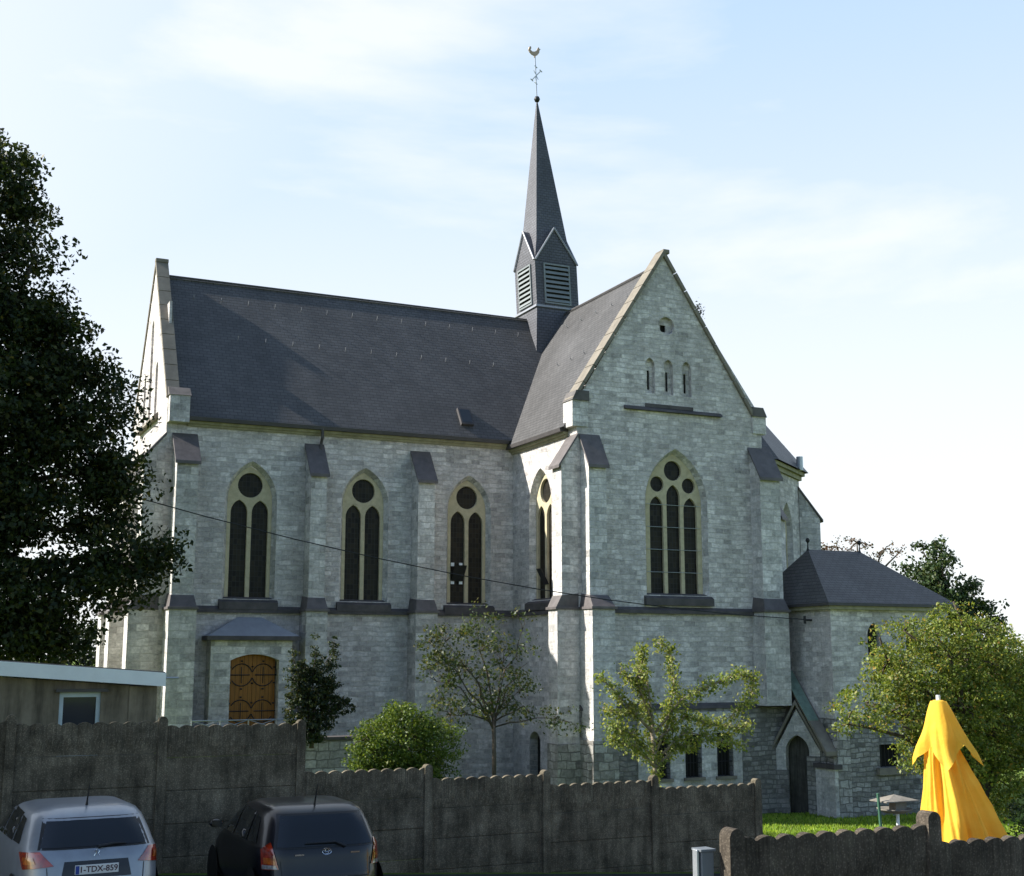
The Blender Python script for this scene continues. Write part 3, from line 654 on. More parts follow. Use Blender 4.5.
# ---- side door in a projecting porch
PR = empty('door_porch', (11.6, 47.1, .9), parent=CH); PR.location -= CH.location
dh = seg_arch(11.63, 1.80, .3, 3.50, .22)
P(MB().plate([rect(10.0, -.5, 13.0, 4.0), dh], SOUTH(47.25), 0, .75), 'surround', M_QUOIN, PR)
P(MB().hexa([(9.8, 46.95, 4.0), (13.25, 46.95, 4.0), (13.25, 48, 4.0), (9.8, 48, 4.0), (9.8, 46.95, 4.16), (13.25, 46.95, 4.16), (13.25, 48, 4.16), (9.8, 48, 4.16)]), 'eave_slab', M_DARKST, PR, bevel=.01)
P(MB().add([(9.85, 46.98, 4.16), (13.2, 46.98, 4.16), (13.2, 47.99, 4.16), (9.85, 47.99, 4.16), (11.1, 47.95, 4.86), (12.0, 47.95, 4.86)], [(0, 1, 5, 4), (1, 2, 5), (3, 0, 4), (2, 3, 4, 5), (0, 3, 2, 1)]), 'lead_roof', M_LEAD, PR)
for q, (x0, x1) in enumerate(((10.73, 11.625), (11.635, 12.53))):
    o2 = [p for p in seg_arch(11.63, 1.80, .3, 3.50, .22, 24)]
    leaf = [(x0, .3), (x1, .3)] + [p for p in o2[2:] if x0 <= p[0] <= x1]
    if q == 0: leaf = [(x0, .3), (x1, .3), (x1, 3.495)] + [p for p in o2[2:] if x0 < p[0] < x1]
    else: leaf = [(x0, .3), (x1, .3)] + [p for p in o2[2:] if x0 < p[0] < x1] + [(x0, 3.495)]
    d_ = P(MB().plate([leaf], SOUTH(47.25), .38, .45), 'door', M_WOOD, PR)
    hg = MB(); hx = x0 if q == 0 else x1; sg = 1 if q == 0 else -1; yy = 47.25 + .365
    for zc in (1.45, 2.75):
        hg.tube([(hx, yy, zc), (hx + sg*.80, yy, zc)], .022, 6)
        for ph in (-1, 1):
            pts = [(hx + sg*(.50 - .40*math.cos(a)), yy, zc + ph*.40*math.sin(a)) for a in [math.pi*i/12 for i in range(2, 12)]]
            hg.tube(pts, .02, 6)
            hg.tube([(hx + sg*.5, yy, zc), (hx + sg*.5, yy, zc + ph*.30)], .016, 5)
            for a in (.6, 1.57, 2.5):
                pc = Vector((hx + sg*(.50 - .50*math.cos(a)), yy, zc + ph*.50*math.sin(a)))
                hg.tube([pc + Vector((-.035, 0, 0)), pc + Vector((.035, 0, 0))], .03, 6)
    P(hg, 'strap_hinge', M_BLACK, d_)

# ---- sacristy
SA = empty('sacristy', (35, 42, -2.6), parent=CH); SA.location -= CH.location
SX0, SX1, SY = 32.0, 37.9, 39.85
sw = [(34.08, .66, 3.40, 4.72), (35.98, .66, 3.40, 4.72)]
P(MB().plate([rect(SX0, 1.1, SX1, 5.2)] + [arch(*q, h=.5) for q in sw], SOUTH(SY), 0, .6), 'wall', M_STONE, SA)
P(MB().plate([rect(SX0 + .02, -3.2, SX1, 1.1), rect(34.0, -.75, 35.1, .1)], SOUTH(SY - .1), 0, .7), 'rubble_base', M_RUBBLE, SA)
P(MB().plate([rect(SY + .61, 1.1, 45, 5.2)], WEST(SX0), 0, .6), 'wall', M_STONE, SA)
P(MB().plate([rect(SY + .61, -3.2, 45, 1.1)], WEST(SX0 - .02), 0, .6), 'rubble_base', M_RUBBLE, SA)
P(MB().plate([rect(SY + .62, -3.2, 45, 5.2)], EAST(SX1), 0, .6), 'wall', M_STONE, SA)
P(MB().box((SX0 - .04, SY - .16, -3.2), (SX0 + .55, SY + .1, 1.0)), 'quoin', M_RUBQ, SA)
for q in sw:
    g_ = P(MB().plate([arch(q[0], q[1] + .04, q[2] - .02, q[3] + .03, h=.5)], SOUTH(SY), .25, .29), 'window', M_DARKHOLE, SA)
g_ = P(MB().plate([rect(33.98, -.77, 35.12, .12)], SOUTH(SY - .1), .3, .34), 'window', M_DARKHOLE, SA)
mb = MB()
for i in range(1, 6): mb.tube([(34.0 + 1.1*i/6, SY + .05, -.75), (34.0 + 1.1*i/6, SY + .05, .1)], .015, 6)
P(mb, 'window_grille', M_BLACK, g_)
P(MB().box((33.8, SY - .3, -1.02), (35.3, SY - .02, -.76)), 'sill', M_COPING, SA)
mb = MB(); E0 = 5.3
mb.plate([[(SX0 - .22, SY - .22), (SX1 + .22, SY - .22), (SX1 + .22, 45), (SX0 - .22, 45)]], ((0, 0, 5.2), (1, 0, 0), (0, 1, 0), (0, 0, 1)), 0, .14)
P(mb, 'cornice', M_CORN, SA)
P(MB().plate([[(SX0 - .32, SY - .32), (SX1 + .3, SY - .32), (SX1 + .3, 45.05), (SX0 - .32, 45.05)]], ((0, 0, 5.343), (1, 0, 0), (0, 1, 0), (0, 0, 1)), 0, .1), 'gutter', M_GUTTER, SA)
e0 = 5.45; rz_ = 7.72
A_, B_, C_, D_ = (SX0 - .3, SY - .3, e0), (SX1 + .3, SY - .3, e0), (SX1 + .3, 45.1, e0), (SX0 - .3, 45.1, e0)
r0, r1 = (33.05, 42.4, rz_), (35.7, 42.4, rz_)
P(MB().add([A_, B_, C_, D_, r0, r1], [(0, 1, 5, 4), (1, 2, 5), (2, 3, 4, 5), (3, 0, 4), (0, 3, 2, 1)]), 'hip_roof', M_SLATE, SA)
for q in (r0, r1):
    P(MB().lathe([(.07, 0), (.035, .10), (.022, .28), (.035, .32), (.08, .38), (.09, .43), (.06, .50), (.001, .53)], (q[0], q[1], q[2] - .05), 12), 'finial', M_BLACK, SA, smooth=True)
# little corner entrance between transept and sacristy
PO = empty('corner_porch', (31.5, 41.5, -2.6), parent=CH); PO.location -= CH.location
pa = Vector((30.95, YT - .1, 0)); pb = Vector((31.98, 40.78, 0)); U_ = (pb - pa).normalized(); D_ = Vector((-U_.y, U_.x, 0)); D_ = D_ if D_.y > 0 else -D_
Lp = (pb - pa).length; frP = (pa, U_, Vector((0, 0, 1)), D_); ah = arch(Lp/2, .92, -2.8, .42, h=.62)
P(MB().plate([[(0, -3), (Lp, -3), (Lp, -.15), (Lp/2, 1.42), (0, -.15)], ah], frP, 0, .35), 'gable_front', M_QUOIN, PO)
P(MB().plate([arch(Lp/2, .94, -2.9, .44, h=.62)], frP, .36, .4), 'dark_opening', simple('old_door_wood', (.075, .07, .06), .9, .15, var=.3, streaks=(9, 9, .6)), PO)
P(MB().plate([rect(-.02, -3, Lp*.29, -.9), ], frP, -.05, 0), 'jamb', M_RUBBLE, PO)
P(MB().plate([rect(Lp*.71, -3, Lp + .02, -.35), ], frP, -.05, 0), 'jamb', M_RUBBLE, PO)
# hood stones of the little gable
for q in (-1, 1):
    mb = MB(); f = lambda t, o: (Lp/2 + q*((Lp/2 + .12)*t), 1.5 + .10 - 1.72*t + o)
    pts = [f(1, -.1), f(0, -.02), f(0, .16), f(1, .08)]
    mb.plate([pts], frP, -.14, .06); P(mb, 'gable_coping', M_COPING, PO)
ap = pa + U_*(Lp/2) + Vector((0, 0, 1.6)); back = Vector((SX0 - .05, YT - .13, 2.62))
ft_r = pb + Vector((.0, 0, -.2)) ; ft_l = pa + Vector((0, 0, -.2))
mb = MB(); mb.add([ft_l, ap, back, ft_l + Vector((.0, .0, -.05))], [(0, 1, 2)])
mb.add([ap, ft_r, Vector((SX0 - .05, 40.8, -.2)), back], [(0, 1, 3)])
P(mb, 'roof_slope', M_COPDARK, PO)
# sloping copper-topped abutment on the sacristy wall
ab = MB(); h0, h1 = Vector((SX0 - .03, YT - .12, 2.62)), Vector((SX0 - .03, SY - .12, -.25))
e = Vector((-.52, 0, 0)); up = Vector((0, 0, .16))
ab.hexa([h0 + e, h1 + e, h1, h0, h0 + e + up, h1 + e + up, h1 + up*1.0, h0 + up*1.0]); P(ab, 'sloping_abutment', M_COPING, PO)
P(MB().hexa([h0 + e*1.1 + up*1.02, h0 + e*1.1*.2 + h1*0 + up*1.02, h1*.62 + h0*.38 + e*.2 + up*1.02, h1*.62 + h0*.38 + e*1.1 + up*1.02,
   h0 + e*1.1 + up*1.25, h0 + e*.2 + up*1.6, h1*.62 + h0*.38 + e*.2 + up*1.3, h1*.62 + h0*.38 + e*1.1 + up*1.1]), 'copper_flashing', M_COPPER, PO)
P(MB().box((SX0 - .20, SY - .14, -3.2), (SX0 - .02, 40.85, -.75)), 'pier', M_QUOIN, PO)
P(MB().box((SX0 - .28, SY - .22, -.75), (SX0 + .1, 40.9, -.58)), 'pier_ledge', M_DARKST, PO)
# stone plaque/bracket for the cable
br = MB(); br.tube([(32.0, 41.0, 4.82), (31.65, 41.0, 4.82)], .04, 6); br.tube([(31.67, 41.0, 4.68), (31.67, 41.0, 4.98)], .05, 6)
P(br, 'cable_bracket', M_BLACK, SA)

# ---------------------------------------------------------------- cable
def cable(name, pts, r, label):
    mb = MB(); P_ = [Vector(p) for p in pts]; out = []
    for a, b in zip(P_, P_[1:]):
        for i in range(12): out.append(a.lerp(b, i/12))
    mb.tube(out + [P_[-1]], r, 5); o = mb.build(name, M_BLACK); tag(o, label, 'cable'); return o
cable('overhead_cable', [(-0.4, 41.0, 10.037), (2.52, 41.0, 9.224), (5.43, 41.0, 8.479), (8.35, 41.0, 7.802), (11.26, 41.0, 7.193), (14.18, 41.0, 6.653), (17.09, 41.0, 6.18), (20.01, 41.0, 5.776), (22.92, 41.0, 5.44), (25.84, 41.0, 5.172), (28.75, 41.0, 4.972), (31.67, 41.0, 4.84)], .018, 'thin black overhead cable slung across the front of the church')
# ---------------------------------------------------------------- yard things
def T(mb, name, mat, parent, **k):
    o = mb.build(name, mat, **k); w = ROOTLOC(parent)
    for v in o.data.vertices: v.co -= w
    o.parent = parent; return o
# retaining wall
rw = empty('retaining_wall', (13.4, 43, -.6)); tag(rw, 'short rough stone retaining wall with a flat coping beside the clipped bush', 'wall')
T(MB().box((11.9, 43, -1.2), (15.0, 43.5, .62)), 'masonry', M_RUBQ, rw)
T(MB().box((11.85, 42.92, .62), (15.06, 43.56, .74)), 'coping', M_DARKST, rw, bevel=.02)
# terrace railing
rl = empty('terrace_railing', (11, 46.2, .8)); tag(rl, 'low pale metal railing in front of the wooden church door', 'railing')
mb = MB(); mb.tube([(9.2, 46.2, 1.2), (13.2, 46.2, 1.2)], .022, 6); mb.tube([(9.2, 46.2, .90), (13.2, 46.2, .90)], .018, 6); T(mb, 'rail', M_METAL, rl)
for i in range(5):
    x = 9.2 + i; T(MB().tube([(x, 46.2, .5), (x, 46.2, 1.22)], .024, 6), 'post', M_METAL, rl)
mb = MB()
for i in range(4): x = 9.2 + i; mb.tube([(x, 46.2, .9), (x + 1, 46.2, 1.2)], .014, 5); mb.tube([(x, 46.2, 1.2), (x + 1, 46.2, .9)], .014, 5)
T(mb, 'cross_brace', M_METAL, rl)
# shed
sh = empty('shed', (1.5, 29, .4)); tag(sh, 'low rendered shed with a flat roof and white fascia board below the big dark tree', 'shed')
def fz(x): return 3.44 - .0752*(x - .1)
fw_ = rect(2.80, 1.3, 3.58, 2.72)
T(MB().plate([[(-6, -.2), (4.12, -.2), (4.12, fz(4.12) - .3), (-6, fz(-6) - .3)], fw_], SOUTH(27), 0, .25), 'wall', M_RENDER, sh)
T(MB().box((4.12, 26.97, -.2), (4.66, 31.5, 2.82)), 'corner_pier', M_RENDER, sh)
T(MB().box((-6, 31.25, -.2), (4.12, 31.5, 2.9)), 'wall', M_RENDER, sh)
T(MB().hexa([(-6.2, 26.72, fz(-6.2) - .28), (4.78, 26.72, fz(4.78) - .27), (4.78, 26.80, fz(4.78) - .27), (-6.2, 26.80, fz(-6.2) - .28), (-6.2, 26.72, fz(-6.2)), (4.78, 26.72, fz(4.78)), (4.78, 26.80, fz(4.78)), (-6.2, 26.80, fz(-6.2))]), 'fascia', M_WHITE, sh)
T(MB().hexa([(-6.2, 26.80, fz(-6.2) - .1), (4.78, 26.80, fz(4.78) - .1), (4.78, 31.7, fz(4.78) - .1), (-6.2, 31.7, fz(-6.2) - .1), (-6.2, 26.80, fz(-6.2) + .02), (4.78, 26.80, fz(4.78) + .02), (4.78, 31.7, fz(4.78) + .02), (-6.2, 31.7, fz(-6.2) + .02)]), 'roof', M_GUTTER, sh)
T(MB().tube([(4.7, 26.85, 2.98), (5.05, 26.85, 2.98)], .03, 6), 'gutter_spout', M_METAL, sh)
w_ = T(MB().plate([fw_, rect(2.88, 2.06, 3.50, 2.62)], SOUTH(27), .05, .13), 'window', M_WINFR, sh)
T(MB().plate([rect(2.86, 2.0, 3.52, 2.64)], SOUTH(27), .10, .115), 'pane', glassmat('window_glass', (.03, .035, .045), .1, False), w_)
T(MB().box((2.72, 26.9, 2.72), (3.7, 27.0, 2.78)), 'lintel', M_GUTTER, w_)

# ---------------------------------------------------------------- concrete fences
def fence_panel(root, x0, x1, y, zt, zb, mat, phase=0, thick=.05, joints=(.52, 1.08, 1.66, 2.2), period=.24, amp=.03):
    root_p = None
    # ribbed, scalloped top plate
    n = int((x1 - x0) / .02); hs = [.52 * j / 6 for j in range(7)]
    mb = MB(); vs = []; rows = 7
    for side in (0, 1):
        for j in range(rows):
            for i in range(n + 1):
                x = x0 + (x1 - x0) * i / n; c = abs(math.sin(math.pi * ((x - x0) / period + phase)))
                top = zt - .055 + .055 * c ** .7; bot = zt - .52
                z = bot + (top - bot) * j / (rows - 1); fade = min(1, max(0, (j - .3) / 2))
                d = (thick/2 + .028 * c * fade)
                vs.append((x, y - d if side == 0 else y + d, z))
    m = n + 1; fs = []
    for side in (0, 1):
        o = side * rows * m
        for j in range(rows - 1):
            for i in range(n): fs.append((o + j*m + i, o + j*m + i + 1, o + (j+1)*m + i + 1, o + (j+1)*m + i))
    o = rows * m
    for i in range(n): fs.append(((rows-1)*m + i, (rows-1)*m + i + 1, o + (rows-1)*m + i + 1, o + (rows-1)*m + i)); fs.append((i, i+1, o+i+1, o+i))
    for j in range(rows - 1): fs.append((j*m, (j+1)*m, o + (j+1)*m, o + j*m)); fs.append((j*m + n, (j+1)*m + n, o + (j+1)*m + n, o + j*m + n))
    mb.add(vs, fs); T(mb, 'scalloped_plate', mat, root)
    a = zt - .525; k = 0; rr = random.Random(int(x0 * 100))
    while a > zb:
        b = max(a - .53, zb - .2); dy = rr.uniform(-.010, .010)
        T(MB().box((x0, y - thick/2 + dy, b + .001), (x1, y + thick/2 + dy, a)), 'plate', mat, root, bevel=.016); a = b; k += 1
def fence_post(root, x, y, zt, zb, mat, w=.15, d=.16):
    mb = MB(); k = 10; prof = [(x - w/2, zb), (x + w/2, zb), (x + w/2, zt - w/2)] + [(x + w/2*math.cos(math.pi*i/k), zt - w/2 + w/2*math.sin(math.pi*i/k)) for i in range(1, k)] + [(x - w/2, zt - w/2)]
    mb.plate([prof], SOUTH(y), -d/2, d/2); T(mb, 'post', mat, root, bevel=.012)
FY = 22.2
fn = empty('concrete_fence', (6.3, FY, 0)); tag(fn, 'tall stained concrete panel fence stepping down behind the parked cars', 'fence')
posts = [(-5.45, 2.72), (-3.1, 2.66), (-.75, 2.60), (1.60, 2.50), (3.95, 2.43), (6.30, 2.33), (8.66, 1.50), (11.02, 1.32), (13.37, 1.13), (15.78, .98)]
ptop = [2.5, 2.46, 2.42, 2.36, 2.28, 1.45, 1.25, 1.05, .90]
for x, z in posts: fence_post(fn, x, FY, z, gz(x, FY) - .3, M_CONC)
for (a, _), (b, _), z in zip(posts, posts[1:], ptop): fence_panel(fn, a + .06, b - .06, FY, z, gz((a+b)/2, FY), M_CONC, phase=.1)
lw = empty('garden_wall', (9.6, 10.6, 0)); tag(lw, 'low dark concrete panel wall with scalloped top in front of the yellow parasol', 'wall')
LY = 10.6
for x, z in ((7.24, 1.80), (9.66, 1.84), (12.1, 1.62), (14.5, 1.5)): fence_post(lw, x, LY, z, -1.2, M_CONC2, .17, .18)
for a, b, z in ((7.24, 9.66, 1.71), (9.66, 12.1, 1.53), (12.1, 14.5, 1.40)): fence_panel(lw, a + .07, b - .07, LY, z, -.6, M_CONC2, phase=.2)
gp = empty('metal_post', (6.96, 10.75, -.3)); tag(gp, 'square grey metal post box standing at the left end of the low concrete wall', 'post')
M_GREYP = simple('grey_paint', (.13, .145, .16), .5, .4, var=.15)
T(MB().box((6.96, 10.70, -.4), (7.10, 10.84, 1.58)), 'casing', M_GREYP, gp, bevel=.012)
T(MB().box((6.945, 10.685, 1.58), (7.115, 10.855, 1.605)), 'lid', M_GREYP, gp, bevel=.006)
T(MB().box((6.92, 10.72, -.4), (6.945, 10.80, 1.6)), 'side_rail', M_METAL, gp, bevel=.006)

# ---------------------------------------------------------------- bird table
bt = empty('bird_table', (18.25, 21, gz(18.25, 21))); tag(bt, 'grey bird table with a shallow pitched roof on the lawn left of the parasol', 'bird table')
mb = MB(); cx, cy = 18.28, 21.0
mb.add([(cx - .42, cy - .25, .56), (cx + .42, cy - .25, .56), (cx + .42, cy + .25, .56), (cx - .42, cy + .25, .56), (cx, cy, .67),
        (cx - .42, cy - .25, .54), (cx + .42, cy - .25, .54), (cx + .42, cy + .25, .54), (cx - .42, cy + .25, .54)], [(0, 1, 4), (1, 2, 4), (2, 3, 4), (3, 0, 4), (5, 8, 7, 6), (0, 5, 6, 1), (1, 6, 7, 2), (2, 7, 8, 3), (3, 8, 5, 0)])
M_OLDW = simple('grey_old_wood', (.20, .18, .15), .9, .2, var=.3, scale=6)
T(mb, 'roof', M_OLDW, bt)
T(MB().box((cx - .06, cy - .1, .36), (cx + .22, cy + .1, .54)), 'hopper', M_OLDW, bt)
T(MB().lathe([(.001, 0), (.2, .01), (.34, .07), (.36, .10), (.33, .09), (.001, .03)], (cx + .0, cy, .30), 18), 'tray', M_OLDW, bt, smooth=True)
T(MB().tube([(cx + .10, cy, gz(cx, cy) - .1), (cx + .06, cy, .31)], .035, 8), 'stand', M_WHITE, bt)
T(MB().tube([(cx - .40, cy - .1, gz(cx, cy) - .1), (cx - .50, cy - .1, .72)], .03, 8), 'green_pole', simple('green_paint', (.05, .13, .08), .5, .4, var=.15), bt)

# ---------------------------------------------------------------- parasol
def clothmat():
    m = bpy.data.materials.new('yellow_canvas'); m.use_nodes = True; t = m.node_tree; b = t.nodes['Principled BSDF']; out = t.nodes['Material Output']
    g = N(t, 'ShaderNodeNewGeometry'); c = ramp(t, noise(t, g.outputs['Position'], 3, 5), [(.3, (.86, .50, .045)), (.7, (.92, .60, .08))])
    t.links.new(c, b.inputs['Base Color']); b.inputs['Roughness'].default_value = .85; b.inputs['Specular IOR Level'].default_value = .2
    bump(t, b, noise(t, g.outputs['Position'], 9, 3), .25, .03)
    tr = N(t, 'ShaderNodeBsdfTranslucent'); t.links.new(c, tr.inputs[0]); mx = N(t, 'ShaderNodeMixShader'); mx.inputs[0].default_value = .3
    t.links.new(b.outputs[0], mx.inputs[1]); t.links.new(tr.outputs[0], mx.inputs[2]); t.links.new(mx.outputs[0], out.inputs[0]); return m
M_YELLOW = clothmat()
PX, PY = 13.02, 14.0
pr = empty('parasol', (PX, PY, gz(PX, PY))); tag(pr, 'folded bright yellow parasol draped over its pole behind the low concrete wall', 'parasol')
def drape(rows, k, square=False):
    mb = MB(); nseg = 240; n = len(rows); a0 = R(227)
    for i, (z, r, ox, oy, fold, tw) in enumerate(rows):
        q = i/(n-1)
        for j in range(nseg):
            a = 2*math.pi*j/nseg
            if square:
                t = ((a - a0)/(math.pi/2)) % 1.0; t = abs(t - .5)*2          # 1 at a corner of the cloth
                t = t ** 1.15; nz_ = pnoise.noise(Vector((math.cos(a)*1.6, math.sin(a)*1.6, i*.09 + 3)))
                f = fold*(2*t - .8) + .30*q*nz_ + .10*q*pnoise.noise(Vector((math.cos(a)*4.5, math.sin(a)*4.5, i*.1))) + .045*q*math.sin(9*a + 2*q) + .05*q*math.sin(5*a + 1)
                rr = r*(1 + f); zz = z - .30*q**2*(t - .45) + .07*q*nz_
            else:
                f = 1 - 2*abs(math.sin(k*a/2 + tw)) ** .75
                f += .35*math.sin(2*k*a + 1.7 + tw*.7 + q*1.2) + .4*math.cos(3*a + .6 + q)
                nz_ = pnoise.noise(Vector((math.cos(a)*2.4, math.sin(a)*2.4, i*.07)))
                n2 = pnoise.noise(Vector((math.cos(a)*6, math.sin(a)*6, i*.12 + 9)))
                rr = r*(1 + min(1, .25 + 4*q)*(fold*f + .36*nz_ + .17*n2)); zz = z + .03*q*math.sin(5*a)
            mb.v.append((PX + ox + rr*math.cos(a), PY + oy + rr*math.sin(a), zz))
    for i in range(n-1):
        for j in range(nseg): mb.f.append((i*nseg+j, i*nseg+(j+1) % nseg, (i+1)*nseg+(j+1) % nseg, (i+1)*nseg+j))
    return mb
lo = []
for i in range(26):
    t = i/25; lo.append((2.35 - 2.35*t, .155 + .52*t ** .8, .0 + .47*t ** 1.2, -.02, .12 + .05*t, .5 + .9*t))
T(drape(lo, 9), 'lower_canopy', M_YELLOW, pr, smooth=True, fix=False)
up_ = []
for i in range(20):
    t = i/19; up_.append((2.80 - .72*t, .10 + .275*t ** .92, .0 + .09*t, -.03, .03 + .13*t, 1.0))
T(drape(up_, 4, True), 'upper_canopy', M_YELLOW, pr, smooth=True, fix=False)
T(MB().lathe([(.001, 2.815), (.06, 2.812), (.10, 2.79)], (PX, PY - .03, 0), 20), 'top_cap', M_YELLOW, pr)
T(MB().tube([(PX, PY - .03, gz(PX, PY)), (PX, PY - .03, 2.88)], .03, 10), 'pole', M_WHITE, pr)
T(MB().lathe([(.001, 0), (.3, 0), (.3, .08), (.06, .12), (.05, .3)], (PX, PY - .03, gz(PX, PY)), 20), 'base', M_CONC, pr)

# ---------------------------------------------------------------- foliage
def leaf_mesh(name, centers, size, mat, parent, seed, flat=0.0, aspect=.6):
    rs = np.random.RandomState(seed); n = len(centers); c = np.asarray(centers, dtype=np.float32)
    a = rs.normal(size=(n, 3)); a[:, 2] *= (1 - flat); a /= np.linalg.norm(a, axis=1)[:, None] + 1e-9
    b = rs.normal(size=(n, 3)); b = np.cross(a, b); b /= np.linalg.norm(b, axis=1)[:, None] + 1e-9
    s = (size * rs.uniform(.6, 1.35, n))[:, None] * .5
    nn = np.cross(a, b) * s * .3
    v = np.stack([c - a*s, c + b*s*aspect + nn, c + a*s, c - b*s*aspect + nn], 1).reshape(-1, 3)
    me = bpy.data.meshes.new(name); me.vertices.add(4*n); me.vertices.foreach_set('co', v.astype(np.float32).ravel())
    me.loops.add(4*n); me.loops.foreach_set('vertex_index', np.arange(4*n, dtype=np.int32))
    me.polygons.add(n); me.polygons.foreach_set('loop_start', np.arange(0, 4*n, 4, dtype=np.int32)); me.polygons.foreach_set('loop_total', np.full(n, 4, dtype=np.int32))
    me.materials.append(mat); me.update(calc_edges=True); me.validate()
    o = bpy.data.objects.new(name, me); COL.objects.link(o)
    if parent: o.parent = parent; o.location = -ROOTLOC(parent)
    return o
def clumps_to_leaves(clumps, per_m3, sub_r, leaves_sub, rs, shell=.55):
    """each clump (x,y,z,rx,ry,rz) -> sprays of leaves; returns leaf centres and spray centres"""
    C = []; sp = []
    for (x, y, z, rx, ry, rz) in clumps:
        vol = 4.19*rx*ry*rz; k = max(4, int(vol * per_m3))
        d = rs.normal(size=(k, 3)); d /= np.linalg.norm(d, axis=1)[:, None]; r = rs.uniform(0, 1, k) ** (1/3.)*(1 - shell) + shell*rs.uniform(.55, 1.05, k)
        p = d * r[:, None] * np.array([rx, ry, rz]) + np.array([x, y, z]); sp.append(p)
        g_ = rs.normal(size=(k*leaves_sub, 3)); ln = np.linalg.norm(g_, axis=1)[:, None]; g_ = g_/ln*np.minimum(ln, 1.75)
        q = np.repeat(p, leaves_sub, 0) + g_ * sub_r * np.repeat(rs.uniform(.6, 1.3, (k, 1)), leaves_sub, 0) * np.array([1, 1, .6]); C.append(q)
    return np.concatenate(C), np.concatenate(sp)
def limb(mb, p, q, r0, r1, rs, k=6, wob=.12):
    p, q = Vector(p), Vector(q); L_ = (q - p).length; n = 5; pts = []
    for i in range(n+1):
        t = i/n; w = p.lerp(q, t); w += Vector(rs.normal(size=3)) * wob * L_ * math.sin(math.pi*t) * .35; w.z += .10*L_*math.sin(math.pi*t); pts.append(w)
    mb.tube(pts, [r0 + (r1 - r0)*i/n for i in range(n+1)], k); return pts
def tree(name, label, cat, base, trunk_h, r, clumps, leafm, bark, size, per_m3, sub_r, nsub, seed, twigs=60, crown='crown', lean_=(0, 0), group=None, shell=.55, flat=0, tr=.012):
    rs = np.random.RandomState(seed); root = empty(name, base); tag(root, label, cat, group)
    mb = MB(); top = Vector(base) + Vector((lean_[0], lean_[1], trunk_h))
    mb.tube([Vector(base) - Vector((0, 0, .3)), Vector(base).lerp(top, .1) + Vector((0, 0, 0)), Vector(base).lerp(top, .5) + Vector((.03, 0, 0)), top], [r*1.35, r*1.05, r*.9, r*.75], 10)
    C, sp = clumps_to_leaves(clumps, per_m3, sub_r, nsub, rs, shell)
    ends = []
    for (x, y, z, rx, ry, rz) in clumps:
        st = Vector(base).lerp(top, rs.uniform(.75, 1.0)); ends.append(limb(mb, st, (x, y, z), r*.45, r*.13, rs))
    idx = rs.choice(len(sp), min(twigs, len(sp)), replace=False)
    allp = [p for e in ends for p in e[2:]]
    for i in idx:
        q = Vector(sp[i]); p = min(allp, key=lambda a: (a - q).length); limb(mb, p, q, r*.12 + .006, tr*.6, rs, 4)
    T(mb, 'trunk', bark, root, smooth=True, fix=False)
    leaf_mesh(crown, C, size, leafm, root, seed + 1, flat)
    return root
# big dark tree at the left
rs = np.random.RandomState(5)
bc = [(1.0, 41.5, 17.5, 2.2, 2.2, 2.0), (-.5, 41, 14.5, 3.0, 2.8, 2.4), (1.7, 41, 13.2, 2.2, 2.2, 1.8), (2.7, 40.5, 15.4, .9, 1.2, .8), (3.0, 40.5, 13.9, .9, 1, .6), (4.2, 40.6, 12.2, .9, 1, .7), (3.1, 40.6, 12.5, 1.6, 1.6, 1.4),
      (1.2, 40, 10.6, 3.0, 2.6, 2.0), (4.3, 40.3, 10.9, 1.7, 1.6, 1.3), (3.6, 40, 8.4, 2.5, 2.2, 1.7), (5.3, 39.8, 8.9, 1.1, 1.1, .9), (5.6, 39.4, 6.6, 1.6, 1.4, .9), (.5, 40, 7.5, 3, 2.6, 2.0),
      (4.4, 39.3, 5.4, 2.2, 1.8, 1.0), (4.2, 39.5, 3.9, 1.1, 1, .6), (2.4, 39.0, 4.0, 1.2, 1, .6), (2.0, 39, 5.0, 2.6, 2, 1.2), (6.2, 39.2, 5.9, .7, .8, .5), (-.5, 38.8, 4.8, 2.4, 2, 1.3), (1.5, 38.8, 3.9, 2.4, 1.6, .8), (3.6, 38.9, 4.2, 1.5, 1.3, .7), (-3, 41, 9, 3, 3, 3), (-3, 41, 14, 2.5, 2.5, 3), (-2.5, 40, 5.5, 2.6, 2.2, 1.6)]
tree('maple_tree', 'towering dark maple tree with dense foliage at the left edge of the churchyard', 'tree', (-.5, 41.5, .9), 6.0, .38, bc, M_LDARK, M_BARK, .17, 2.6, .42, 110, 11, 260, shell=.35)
bc2 = [(-6.8 + dx, 22 + dy, z, rx, rx, rz) for dx, dy, z, rx, rz in ((0, 0, 12.4, 3.2, 2.2), (2, 1, 9.5, 3, 2.2), (-2, -1, 9, 3, 2.2), (1, -3, 8, 3, 2), (-.5, 2.5, 7.5, 3, 2.2), (1.5, -1.5, 11, 2.6, 2), (0, 0, 6, 3.6, 1.8), (2, -2.5, 5.5, 2.6, 1.5))]  # crown of a tree added out of view to shade the parked cars
tree('maple_tree', 'unseen maple tree added left of the silver car to shade the car park', 'tree', (-6.8, 22, .5), 5.0, .34, bc2, M_LDARK, M_BARK, .22, 3.4, .36, 46, 12, 40, shell=.4)
